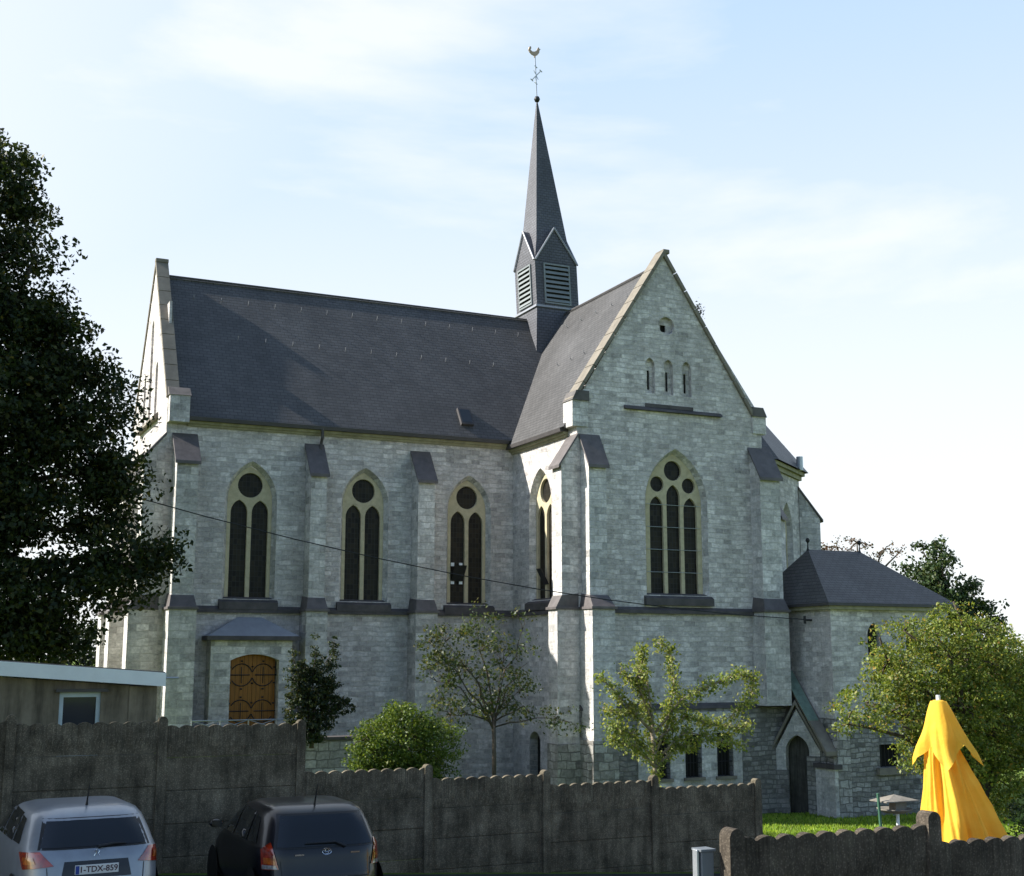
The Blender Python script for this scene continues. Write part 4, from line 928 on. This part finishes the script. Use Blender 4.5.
# slim dark shrub by the door
cs = [(11.75, 42, 1.75, .36, .36, 1.0), (12.35, 42, 1.9, .42, .4, 1.25), (12.0, 42.1, 2.6, .28, .28, .8), (12.95, 42, 3.2, .17, .17, 1.0), (12.9, 42, 1.9, .34, .34, .9), (13.4, 42, 1.75, .30, .25, .35),
      (11.55, 42, 2.9, .13, .13, .55), (12.35, 42, 3.3, .13, .13, .7), (12.25, 41.9, 1.0, .5, .4, .5), (12.6, 42, 2.9, .16, .16, .6), (11.6, 42, 3.3, .09, .09, .5), (12.3, 42, 3.7, .09, .09, .5), (13.0, 42, 3.9, .10, .10, .5), (11.9, 42, 2.9, .2, .2, .5)]
tree('upright_shrub', 'dark upright shrub with several narrow spires right of the church door', 'shrub', (12.3, 42, .75), .5, .06, cs, M_LSHRUB, M_BARK, .095, 170, .09, 26, 21, 40, 'foliage', shell=.3)
# clipped round bush
cb = [(11.0, 30, 1.4, .95, .9, .85), (10.4, 30, 1.15, .7, .7, .7), (11.7, 30, 1.3, .65, .7, .65), (11.0, 30, .4, 1.15, .9, .8), (12.15, 30, 1.62, .42, .3, .28), (10.3, 30, .3, .6, .6, .7), (11.8, 30, .3, .7, .7, .8), (11.0, 30.0, 2.1, .4, .4, .26),
      (10.7, 29.8, 1.95, .3, .3, .35), (11.45, 29.9, 1.95, .35, .3, .25), (10.05, 29.8, 1.5, .3, .3, .4), (12.35, 29.9, 1.2, .25, .3, .4), (9.9, 29.9, .8, .3, .3, .4)]
tree('round_bush', 'broad rounded yellow-green bush behind the concrete fence', 'bush', (11.1, 30, -.1), .6, .08, cb, M_LBUSH, M_BARK, .07, 80, .12, 30, 31, 60, 'foliage', shell=.45)
# thin wispy tree in the church's shade
cw = [(16.2, 40, 3.9, .8, .8, .9), (17.3, 40, 4.4, .9, .8, .8), (15.9, 40, 2.6, .7, .7, .9), (17.1, 40, 2.9, 1.0, .8, .9), (18.3, 40, 3.2, .8, .7, .9), (19.0, 40, 4.3, .35, .5, .8), (19.2, 40, 3.2, .4, .5, .6),
      (17.9, 40, 2.0, 1.2, .8, .7), (19.6, 40, 1.5, 1.1, .7, .35), (16.4, 40, 1.5, .9, .7, .6), (20.8, 40, 1.2, .9, .6, .35), (18.8, 40, 2.2, .8, .6, .5), (15.6, 40, 3.9, .4, .5, .7)]
tree('wispy_tree', 'thin wispy tree with sparse dull leaves against the shaded church wall', 'tree', (17.95, 40, -1.8), 3.4, .075, cw, M_LWIL, M_BARK, .12, 9.5, .22, 22, 41, 90, shell=.3)
# pear tree
YP = 26.0
arms = [[(15.72, .4), (15.72, 1.3), (15.6, 2.2), (15.5, 3.0), (15.45, 3.3)], [(15.72, .9), (15.2, 1.35), (14.6, 1.55), (14.25, 1.65)], [(15.65, 1.7), (15.0, 2.3), (14.5, 2.75), (14.2, 2.95)],
        [(15.75, 1.5), (16.6, 2.05), (17.2, 1.85), (18.0, 1.75), (18.5, 1.75)], [(15.75, 1.7), (16.4, 2.4), (17.2, 2.75), (18.0, 2.98), (18.4, 2.9), (18.25, 2.4), (17.7, 2.05)],
        [(15.72, 1.2), (16.2, 2.0), (16.4, 2.9), (16.35, 3.6), (16.1, 3.75)], [(15.62, 2.0), (15.2, 2.9), (15.35, 3.5), (15.15, 3.6)], [(15.72, .9), (16.3, 1.4), (16.9, 1.35)],
        [(15.3, 2.1), (14.9, 2.15), (14.4, 2.2)], [(15.6, 2.6), (15.0, 2.95), (14.8, 3.05)], [(15.9, 1.2), (16.5, 1.7), (17.3, 1.5), (17.9, 1.35)], [(15.6, 1.2), (15.0, 1.7), (14.3, 1.9)]]
root = empty('pear_tree', (15.72, YP, gz(15.7, YP))); tag(root, 'small sunlit fruit tree with spreading arms behind the concrete fence', 'tree')
rs = np.random.RandomState(51); mb = MB(); pts_ = []
mb.tube([(15.72, YP, -1.0), (15.74, YP, 0), (15.70, YP, .5), (15.72, YP, 1.0), (15.66, YP, 2.0), (15.5, YP, 3.2)], [.085, .075, .065, .055, .035, .015], 8)
for q, a in enumerate(arms):
    dy = rs.uniform(-.5, .5); L3 = [Vector((x, YP + dy*i/(len(a)-1), z)) for i, (x, z) in enumerate(a)]
    mb.tube(L3, [.034 - .024*i/(len(a)-1) for i in range(len(a))], 6)
    for i in range(len(L3)-1):
        n = int((L3[i+1] - L3[i]).length * 13) + 1
        for j in range(n):
            if i == 0 and j < n*.35 and q > 0: continue
            pts_.append(L3[i].lerp(L3[i+1], (j + .5)/n))
sprays = []
for p in pts_:
    for _ in range(2):
        d = Vector(rs.normal(size=3)); d = d.normalized() * rs.uniform(.02, .17); d.y *= 1.4; s_ = p + d; sprays.append(s_)
        if d.length > .12: mb.tube([p, s_], [.012, .006], 4)
T(mb, 'trunk', M_BARKL, root, smooth=True, fix=False)
Cn = np.repeat(np.array([tuple(s) for s in sprays]), 14, 0); Cn = Cn + rs.normal(size=Cn.shape)*.075
leaf_mesh('crown', Cn, .082, M_LPEAR, root, 52)
# leafy tree at the right
cr = [(25.2, 27, 4.0, 1.1, 1.2, .7), (23.9, 27, 3.0, .7, 1.1, .35), (22.7, 27, 2.2, .9, 1.1, .45), (24.4, 27, 2.9, 1.4, 1.4, .9), (26.3, 27, 3.6, 1.4, 1.4, 1.0), (25.4, 27, 2.2, 1.7, 1.6, 1.2), (27.6, 27.5, 2.9, 1.6, 1.6, 1.1),
      (27.0, 27.5, 1.6, 1.8, 1.6, 1.3), (29.3, 28, 2.9, 1.4, 1.4, 1.1), (29, 28, 1.5, 1.8, 1.6, 1.4), (25.9, 27.3, .8, 1.6, 1.4, .9), (28, 28, .2, 1.8, 1.6, 1.2), (23.9, 27, 1.6, 1.0, 1.1, .5), (22.1, 27, 1.7, .55, .7, .3),
      (24.1, 27, 4.1, .5, .6, .3), (23.1, 26.8, 3.9, .35, .5, .35), (25.9, 27, 4.9, .4, .5, .3), (30.8, 28.5, 1.8, 1.4, 1.4, 1.6)]
tree('plum_tree', 'spreading yellow-green plum tree overhanging the lawn behind the parasol', 'tree', (27.0, 27.5, gz(27, 27.5)), 1.6, .22, cr, M_LRIGHT, M_BARK, .09, 14, .17, 42, 61, 160, shell=.35)
# hedge at the far right below it
cs = [(26.5 + i*.9, 25.2 + i*.5, -.9, .8, .7, .9) for i in range(9)]
tree('dark_hedge', 'dark evergreen hedge in the shade below the plum tree', 'hedge', (30, 27, -1.6), .3, .06, cs, M_LHEDGE, M_BARK, .08, 34, .12, 24, 71, 10, 'foliage', shell=.6)
# conifer and copper beech far behind
rs = np.random.RandomState(9); cc = []
for i in range(26):
    t = i/25; z = 3 + 7.0*t; r_ = 3.3*(1 - t) ** .6 + .5; a = rs.uniform(0, 6.28); cc.append((54.0 - .2*t + math.cos(a)*r_*.55, 57.5 + math.sin(a)*r_*.5, z, r_*.55, r_*.5, .55))
cc += [(57.0, 57, 4.8, 1.3, 1.2, 1.5), (57.3, 56.5, 6.0, .5, .5, .8), (56.4, 57, 7.0, .7, .7, .8)]
tree('conifer_tree', 'dark green conifer rising behind the low slate roof', 'tree', (54.4, 57.5, -3), 9, .3, cc, M_LCON, M_BARK, .24, 5.5, .28, 24, 81, 30, shell=.6)
cc = [(58.6, 72, 11.0, 1.3, 1, .7), (60.0, 71.5, 11.3, 1.1, 1, .7), (61.6, 70.6, 10.8, 1.2, 1, .5), (57.6, 72.4, 11.0, .6, .6, .5), (60.8, 71, 10.2, 1.2, 1, .5), (62.6, 70.2, 10.6, .6, .6, .4), (59.2, 72, 10, 2, 1.5, .8)]
tree('copper_beech', 'reddish bare-twigged tree top peeping over the low slate roof', 'tree', (60, 71.4, -3), 10, .35, cc, M_LCOP, M_BARK, .2, 2.2, .3, 14, 91, 80, tr=.05, shell=.4)
cc = [(2.5 + i*1.15, 64 + .6*math.sin(i*2.1), 2.6 + .6*math.sin(i*1.7), 1.3, 1.2, 2.4) for i in range(6)]
tree('evergreen_hedge', 'dark evergreen hedge far behind the shed and left of the church', 'hedge', (5, 64, .2), 1.5, .15, cc, M_LHEDGE, M_BARK, .2, 6, .3, 24, 95, 20, 'foliage', shell=.6)
# a tuft growing on the gable coping
rs = np.random.RandomState(3); q = rs.normal(size=(70, 3))*np.array([.14, .05, .2]) + np.array([28.13, 42.5, 17.2])
tag(leaf_mesh('wall_plant', q, .12, M_LSHRUB, None, 4), 'tiny tuft of leaves growing on the right slope of the transept gable', 'plant')

# ---------------------------------------------------------------- grass
rs = np.random.RandomState(77); n = 60000
gx = rs.uniform(18, 38, n); gy = rs.uniform(24, 41.5, n)
GX, GY = gx, gy; GZ = np.array([gz(a, b) for a, b in zip(GX, GY)])
n = len(GX); ang = rs.uniform(0, 6.28, n); h = rs.uniform(.05, .13, n); w = .012 + .01*rs.uniform(size=n); lx = rs.normal(size=n)*.03; ly = rs.normal(size=n)*.03
w = w * 1.6
v = np.stack([np.stack([GX - np.cos(ang)*w, GY - np.sin(ang)*w, GZ], 1), np.stack([GX + np.cos(ang)*w, GY + np.sin(ang)*w, GZ], 1), np.stack([GX + lx, GY + ly, GZ + h], 1)], 1).reshape(-1, 3)
me = bpy.data.meshes.new('grass'); me.vertices.add(3*n); me.vertices.foreach_set('co', v.astype(np.float32).ravel()); me.loops.add(3*n); me.loops.foreach_set('vertex_index', np.arange(3*n, dtype=np.int32))
me.polygons.add(n); me.polygons.foreach_set('loop_start', np.arange(0, 3*n, 3, dtype=np.int32)); me.polygons.foreach_set('loop_total', np.full(n, 3, dtype=np.int32)); me.materials.append(M_BLADE); me.update(calc_edges=True)
go = bpy.data.objects.new('grass', me); COL.objects.link(go); tag(go, 'short bright green lawn grass around the foot of the church', 'grass', kind='stuff')

# ---------------------------------------------------------------- cars
def paint(name, col, metal=.3, rough=.35):
    m, t, b = newmat(name, rough, .5); b.inputs['Metallic'].default_value = metal
    b.inputs['Coat Weight'].default_value = .35; b.inputs['Coat Roughness'].default_value = .08
    g = N(t, 'ShaderNodeNewGeometry'); c = ramp(t, noise(t, g.outputs['Position'], 5, 5), [(.3, tuple(v*.88 for v in col)), (.7, tuple(v*1.08 for v in col))]); t.links.new(c, b.inputs['Base Color']); return m
M_SILVER = paint('silver_paint', (.26, .28, .31), .4); M_DARKB = paint('dark_blue_paint', (.005, .005, .008), .0, .28); M_DARKB.node_tree.nodes['Principled BSDF'].inputs['Specular IOR Level'].default_value = .3
M_CGLASS = glassmat('car_glass', (.012, .014, .016), .06, False)
M_TRIM = simple('black_trim', (.012, .012, .012), .5, .4, var=.1, bmp=0)
def lens(name, col):
    m, t, b = newmat(name, .12, .6); g = N(t, 'ShaderNodeNewGeometry')
    c = ramp(t, noise(t, g.outputs['Position'], 11, 3), [(.35, tuple(v*.4 for v in col)), (.65, col)]); t.links.new(c, b.inputs['Base Color']); b.inputs['Coat Weight'].default_value = 1; return m
M_RED = lens('red_lens', (.40, .035, .012)); M_ORANGE = lens('amber_lens', (.55, .13, .02)); M_CLEAR = lens('clear_lens', (.4, .38, .36))
M_CHROME = simple('chrome', (.7, .72, .75), .12, .5, metal=1, var=.03, bmp=0)
M_PLATE = simple('plate_white', (.62, .62, .60), .4, .4, var=.03, bmp=0); M_PTXT = simple('plate_ink', (.06, .02, .03), .5, .3, var=.05, bmp=0); M_EU = simple('plate_blue', (.02, .05, .25), .4, .4, var=.05, bmp=0)
class Body:
    def __init__(s, prof, n=5.5): s.p = prof; s.n = n
    def row(s, z):
        p = s.p; z = max(p[0][0], min(p[-1][0], z))
        for a, b in zip(p, p[1:]):
            if z <= b[0]: t = (z - a[0])/(b[0] - a[0]); return [a[i] + (b[i] - a[i])*t for i in range(4)]
    def ring(s, z, k=72):
        _, xr, xf, w = s.row(z); cx = (xr + xf)/2; a = (xf - xr)/2; out = []
        for i in range(k):
            th = math.pi + 2*math.pi*i/k; c, q = math.cos(th), math.sin(th)
            x = cx + a*math.copysign(abs(c) ** (2/s.n), c); y = w*math.copysign(abs(q) ** (2/s.n), q)
            # gentle barrel plan
            y *= 1 - .10*((x - 1.9)/1.9) ** 4 * (1 if x > 1.9 else .12)
            out.append((x, y, z))
        return out
    def at(s, side, z, off=0):
        """side: signed metres along the perimeter from the rear centre (+ = left)"""
        r = s.ring(z, 720); half = r[:361] if side < 0 else [r[0]] + r[:359:-1]
        d = 0; t = abs(side)
        for a, b in zip(half, half[1:]):
            l = math.dist(a, b)
            if d + l >= t and l > 0:
                f = (t - d)/l; p = Vector(a).lerp(Vector(b), f); tan = (Vector(b) - Vector(a)).normalized()
                n = tan.cross(Vector((0, 0, 1))); n = n if side < 0 else -n
                c = Vector((1.9, 0, z)); n = n if n.dot(p - c) > 0 else -n
                return p + n*off
            d += l
        return Vector(half[-1])
    def s_of_x(s, x, z):
        r = s.ring(z, 720); half = [r[0]] + r[:359:-1]; d = 0
        for a, b in zip(half, half[1:]):
            if b[0] >= x and abs(b[1]) > .3: return d
            d += math.dist(a, b)
        return d
    def patch(s, q, off=.006, nu=14, nv=6, side_x=False, sg=1):
        """q: four (s,z) corners counter-clockwise; bilinear grid laid on the body"""
        mb = MB()
        for j in range(nv+1):
            for i in range(nu+1):
                u, v = i/nu, j/nv
                a = [(1-u)*(1-v)*q[0][k] + u*(1-v)*q[1][k] + u*v*q[2][k] + (1-u)*v*q[3][k] for k in (0, 1)]
                ss = a[0] if not side_x else sg*s.s_of_x(a[0], a[1])
                mb.v.append(tuple(s.at(ss, a[1], off)))
        for j in range(nv):
            for i in range(nu): mb.f.append((j*(nu+1)+i, j*(nu+1)+i+1, (j+1)*(nu+1)+i+1, (j+1)*(nu+1)+i))
        return mb
def car(name, label, body, mat, loc, heading, H, rear, lamps, spec):
    root = empty(name, loc, heading); tag(root, label, 'car')
    C_ = lambda mb, n, m, p=root, **k: mb.build(n, m, parent=p, **k)
    mb = MB(); zs_ = sorted(set([p[0] for p in body.p] + [.28, .42, .56, .67, .85, 1.0, 1.1, 1.2, 1.3, 1.4])); zs_ = [z for z in zs_ if z <= body.p[-1][0]]
    k = 72
    for z in zs_: mb.v += body.ring(z, k)
    for i in range(len(zs_)-1):
        for j in range(k): mb.f.append((i*k+j, i*k+(j+1) % k, (i+1)*k+(j+1) % k, (i+1)*k+j))
    mb.f.append(tuple(range(k))[::-1]); mb.f.append(tuple((len(zs_)-1)*k + j for j in range(k)))
    C_(mb, 'body', mat, smooth=True)
    rw_ = C_(body.patch(rear['seal'], .004), 'rear_window', M_TRIM, smooth=True, fix=False)
    C_(body.patch(rear['glass'], .009), 'pane', M_CGLASS, rw_, smooth=True, fix=False)
    wp = rear['wiper']; w_ = MB(); w_.tube([body.at(wp[0][0], wp[0][1], .03), body.at(wp[1][0], wp[1][1], .03), body.at(wp[2][0], wp[2][1], .02)], [.022, .016, .01], 6); C_(w_, 'wiper', M_TRIM, rw_)
    for sg in (-1, 1):
        for q in spec['side']:
            o = C_(body.patch([(x, z) for x, z in q], .006, side_x=True, sg=sg, nu=10), 'side_window', M_CGLASS, smooth=True, fix=False)
        for i, (q, m) in enumerate(lamps):
            qq = [(sg*a, b) for a, b in q]; mb = body.patch(qq, .012, nu=10)
            if i == 0: ro = C_(mb, 'tail_light', m, smooth=True, fix=False)
            else:
                for j, v in enumerate(mb.v): pass
                mb2 = body.patch(qq, .017, nu=8); C_(mb2, 'lens', m, ro, smooth=True, fix=False)
        # mirror
        mx_, mz_ = spec['mirror']; yy = body.row(mz_)[3]*sg
        m_ = MB(); c = Vector((mx_, yy*1.0 + sg*.12, mz_))
        for i in range(7):
            t = i/6 - .5; r1 = .065*math.sqrt(max(.02, 1 - (2*t) ** 2 * .9))
            m_.v += [tuple(c + Vector((math.cos(a)*.07, t*.17*sg, math.sin(a)*r1))) for a in [2*math.pi*j/12 for j in range(12)]]
        for i in range(6):
            for j in range(12): m_.f.append((i*12+j, i*12+(j+1) % 12, (i+1)*12+(j+1) % 12, (i+1)*12+j))
        m_.f.append(tuple(range(12))); m_.f.append(tuple(range(72, 84)))
        mo = C_(m_, 'wing_mirror', mat, smooth=True)
        C_(MB().box((mx_ - .075, min(yy + sg*.05, yy + sg*.19), mz_ - .05), (mx_ - .068, max(yy + sg*.05, yy + sg*.19), mz_ + .05)), 'mirror_glass', M_CGLASS, mo)
        for xw in spec['wheels']:
            wl = MB(); y0 = .80*sg; rr_ = .30
            C_(wl, 'wheel', M_TRIM) if False else None
            t_ = MB(); prof = [(.19, -.09), (.27, -.10), (rr_, -.07), (rr_ + .005, 0), (rr_, .07), (.27, .10), (.19, .09)]
            n_ = 28
            for (r_1, y_1) in prof: t_.v += [(xw + r_1*math.cos(2*math.pi*j/n_), sg*.71 + y_1, .30 + r_1*math.sin(2*math.pi*j/n_)) for j in range(n_)]
            for i in range(len(prof)-1):
                for j in range(n_): t_.f.append((i*n_+j, i*n_+(j+1) % n_, (i+1)*n_+(j+1) % n_, (i+1)*n_+j))
            wo_ = C_(t_, 'wheel', M_TRIM, smooth=True)
            rm = MB(); rm.v += [(xw + .2*math.cos(2*math.pi*j/n_), sg*.75, .30 + .2*math.sin(2*math.pi*j/n_)) for j in range(n_)] + [(xw, sg*.78, .3)]
            rm.f += [(j, (j+1) % n_, n_) for j in range(n_)]; C_(rm, 'rim', M_CHROME, wo_)
            ar = MB(); ar.v += [(xw + .37*math.cos(2*math.pi*j/n_), sg*(body.row(.5)[3] + .004), .34 + .37*math.sin(2*math.pi*j/n_)) for j in range(n_)]
            ar.f.append(tuple(range(n_))); C_(ar, 'wheel_arch', M_TRIM)
            t_ = None
    # tailgate shut lines, bumper strip
    for sg in (-1, 1):
        q = spec['gate']; C_(body.patch([(sg*q, .62), (sg*(q + .010), .62), (sg*(q + .03), .84), (sg*(q + .02), .84)], .004, nu=2), 'shut_line', M_TRIM, fix=False)
    C_(body.patch([(-spec['gate'], .60), (spec['gate'], .60), (spec['gate'], .615), (-spec['gate'], .615)], .004, nu=16, nv=1), 'shut_line', M_TRIM, fix=False)
    # aerial
    ax_, az_ = spec['aerial']; a_ = MB(); a_.tube([(ax_, 0, az_ - .02), (ax_ - .02, 0, az_ + .04), (ax_ - .14, 0, az_ + .30)], [.022, .012, .004], 6); C_(a_, 'aerial', M_TRIM)
    # head lights
    return root, C_
b1 = Body([(.20, .14, 3.95, .76), (.34, .03, 4.05, .84), (.50, .0, 4.08, .87), (.66, .02, 4.05, .875), (.80, .05, 3.92, .87), (.92, .08, 3.60, .86), (1.0, .11, 3.25, .845), (1.06, .16, 3.10, .82), (1.16, .25, 2.92, .785),
           (1.26, .35, 2.70, .745), (1.36, .46, 2.46, .70), (1.43, .58, 2.20, .64), (1.475, .78, 1.95, .54), (1.49, 1.05, 1.7, .35)])
rt, C_ = car('silver_hatchback', 'silver hatchback car parked facing the concrete fence at the left', b1, M_SILVER, (2.32, 17.0, gz(2.3, 17.3)), R(94), 1.49,
   dict(seal=[(-.70, 1.035), (.70, 1.035), (.60, 1.375), (-.60, 1.375)], glass=[(-.62, 1.06), (.66, 1.06), (.55, 1.345), (-.55, 1.345)], wiper=[(-.02, 1.05), (-.22, 1.075), (-.36, 1.07)]),
   [([(.50, .86), (.98, .80), (1.12, .99), (.66, 1.02)], M_RED), ([(.72, .88), (.95, .86), (.98, .94), (.76, .955)], M_ORANGE)],
   dict(side=[[(.75, 1.06), (1.20, 1.06), (1.25, 1.36), (.95, 1.34)], [(1.28, 1.05), (2.05, 1.05), (1.98, 1.40), (1.32, 1.38)], [(2.12, 1.05), (2.95, 1.05), (2.35, 1.38), (2.05, 1.40)]], mirror=(2.85, 1.05), wheels=(.78, 3.3), gate=.56, aerial=(.86, 1.485)))
def badge_plate(root, body, s0, z0, text, w=.52, h=.11):
    p = body.at(0, z0, 0); x = p.x - .02
    pl = MB().box((x - .004, -w/2, z0 - h/2), (x + .016, w/2, z0 + h/2)).build('number_plate', M_PLATE, parent=root, bevel=.004)
    MB().box((x - .0065, w/2 - .05, z0 - h/2 + .006), (x - .0045, w/2 - .006, z0 + h/2 - .006)).build('country_band', M_EU, parent=pl)
    if text:
        cu = bpy.data.curves.new('plate_text', 'FONT'); cu.body = text; cu.size = .098; cu.align_x = 'CENTER'; cu.align_y = 'CENTER'; cu.extrude = .0008; cu.offset = .0018
        to = bpy.data.objects.new('tmp', cu); COL.objects.link(to); dg = bpy.context.evaluated_depsgraph_get(); me = bpy.data.meshes.new_from_object(to.evaluated_get(dg)); bpy.data.objects.remove(to)
        o = bpy.data.objects.new('plate_text', me); COL.objects.link(o); me.materials.clear(); me.materials.append(M_PTXT); o.parent = pl
        # text faces backwards (-x), reading left to right for someone behind the car
        o.matrix_local = Matrix.Translation((x - .0055, -.02, z0)) @ Matrix(((0, 0, -1, 0), (-1, 0, 0, 0), (0, 1, 0, 0), (0, 0, 0, 1)))
    return pl
C_(b1.patch([(-.42, .70), (.42, .70), (.38, .90), (-.38, .90)], .003), 'plate_recess', M_DARKB, smooth=True, fix=False)
badge_plate(rt, b1, 0, .80, '1-TDX-859')
def ell(mb, c, a, b, r, k=24, ax=None):
    pts = [c + Vector((0, -a*math.cos(2*math.pi*i/k), b*math.sin(2*math.pi*i/k))) for i in range(k+1)]; mb.tube(pts, r, 5)
e_ = MB(); p0 = b1.at(0, .985, .012)
e_.tube([p0 + Vector((0, .035, .03)), p0 + Vector((0, .01, .035)), p0 + Vector((0, .0, .0)), p0 + Vector((0, .03, -.035))], .006, 5)
e_.tube([p0 + Vector((0, -.01, .03)), p0 + Vector((0, -.035, .02)), p0 + Vector((0, -.02, -.01)), p0 + Vector((0, -.035, -.035))], .006, 5)
C_(e_, 'emblem', M_CHROME)
b2 = Body([(.20, .12, 3.60, .74), (.34, .02, 3.70, .82), (.50, .0, 3.73, .845), (.64, .02, 3.70, .848), (.76, .05, 3.60, .845), (.88, .07, 3.35, .84), (.98, .09, 3.05, .828), (1.06, .13, 2.92, .80), (1.16, .20, 2.75, .765),
           (1.26, .28, 2.56, .73), (1.36, .37, 2.34, .69), (1.44, .47, 2.12, .645), (1.49, .62, 1.92, .57), (1.515, .82, 1.72, .46), (1.525, 1.05, 1.5, .3)], 5.2)
rt2, C2 = car('dark_hatchback', 'dark blue hatchback car parked by the concrete fence right of the silver one', b2, M_DARKB, (5.40, 17.50, gz(5.3, 17.5)), R(90), 1.525,
   dict(seal=[(-.68, .99), (.68, .99), (.58, 1.42), (-.58, 1.42)], glass=[(-.63, 1.015), (.64, 1.015), (.54, 1.395), (-.55, 1.395)], wiper=[(-.25, 1.0), (-.12, 1.06), (.28, 1.055)]),
   [([(.62, .74), (.92, .72), (.93, .98), (.72, 1.08)], M_RED), ([(.66, .80), (.86, .80), (.86, .88), (.68, .88)], M_ORANGE), ([(.64, .745), (.90, .73), (.90, .785), (.66, .79)], M_CLEAR)],
   dict(side=[[(.62, 1.03), (1.05, 1.03), (1.10, 1.38), (.82, 1.34)], [(1.12, 1.02), (1.85, 1.02), (1.78, 1.42), (1.15, 1.40)], [(1.92, 1.02), (2.78, 1.02), (2.20, 1.38), (1.86, 1.42)]], mirror=(2.62, 1.08), wheels=(.62, 3.05), gate=.58, aerial=(.72, 1.49)))
rt2.scale = (1, 1.06, 1)
C2(MB().box((b2.at(0, .60, 0).x - .02, -.26, .50), (b2.at(0, .6, 0).x + .02, .26, .61)), 'number_plate', M_PLATE)
e_ = MB(); p0 = b2.at(0, .945, .014); ell(e_, p0, .062, .042, .006); ell(e_, p0, .022, .040, .005); ell(e_, p0 + Vector((0, 0, .014)), .045, .016, .005); C2(e_, 'emblem', M_CHROME)
C2(MB().box((p0.x - .002, .30, .905), (p0.x + .004, .42, .925)), 'badge', M_CHROME); C2(MB().box((p0.x - .002, -.44, .905), (p0.x + .004, -.32, .925)), 'badge', M_CHROME)
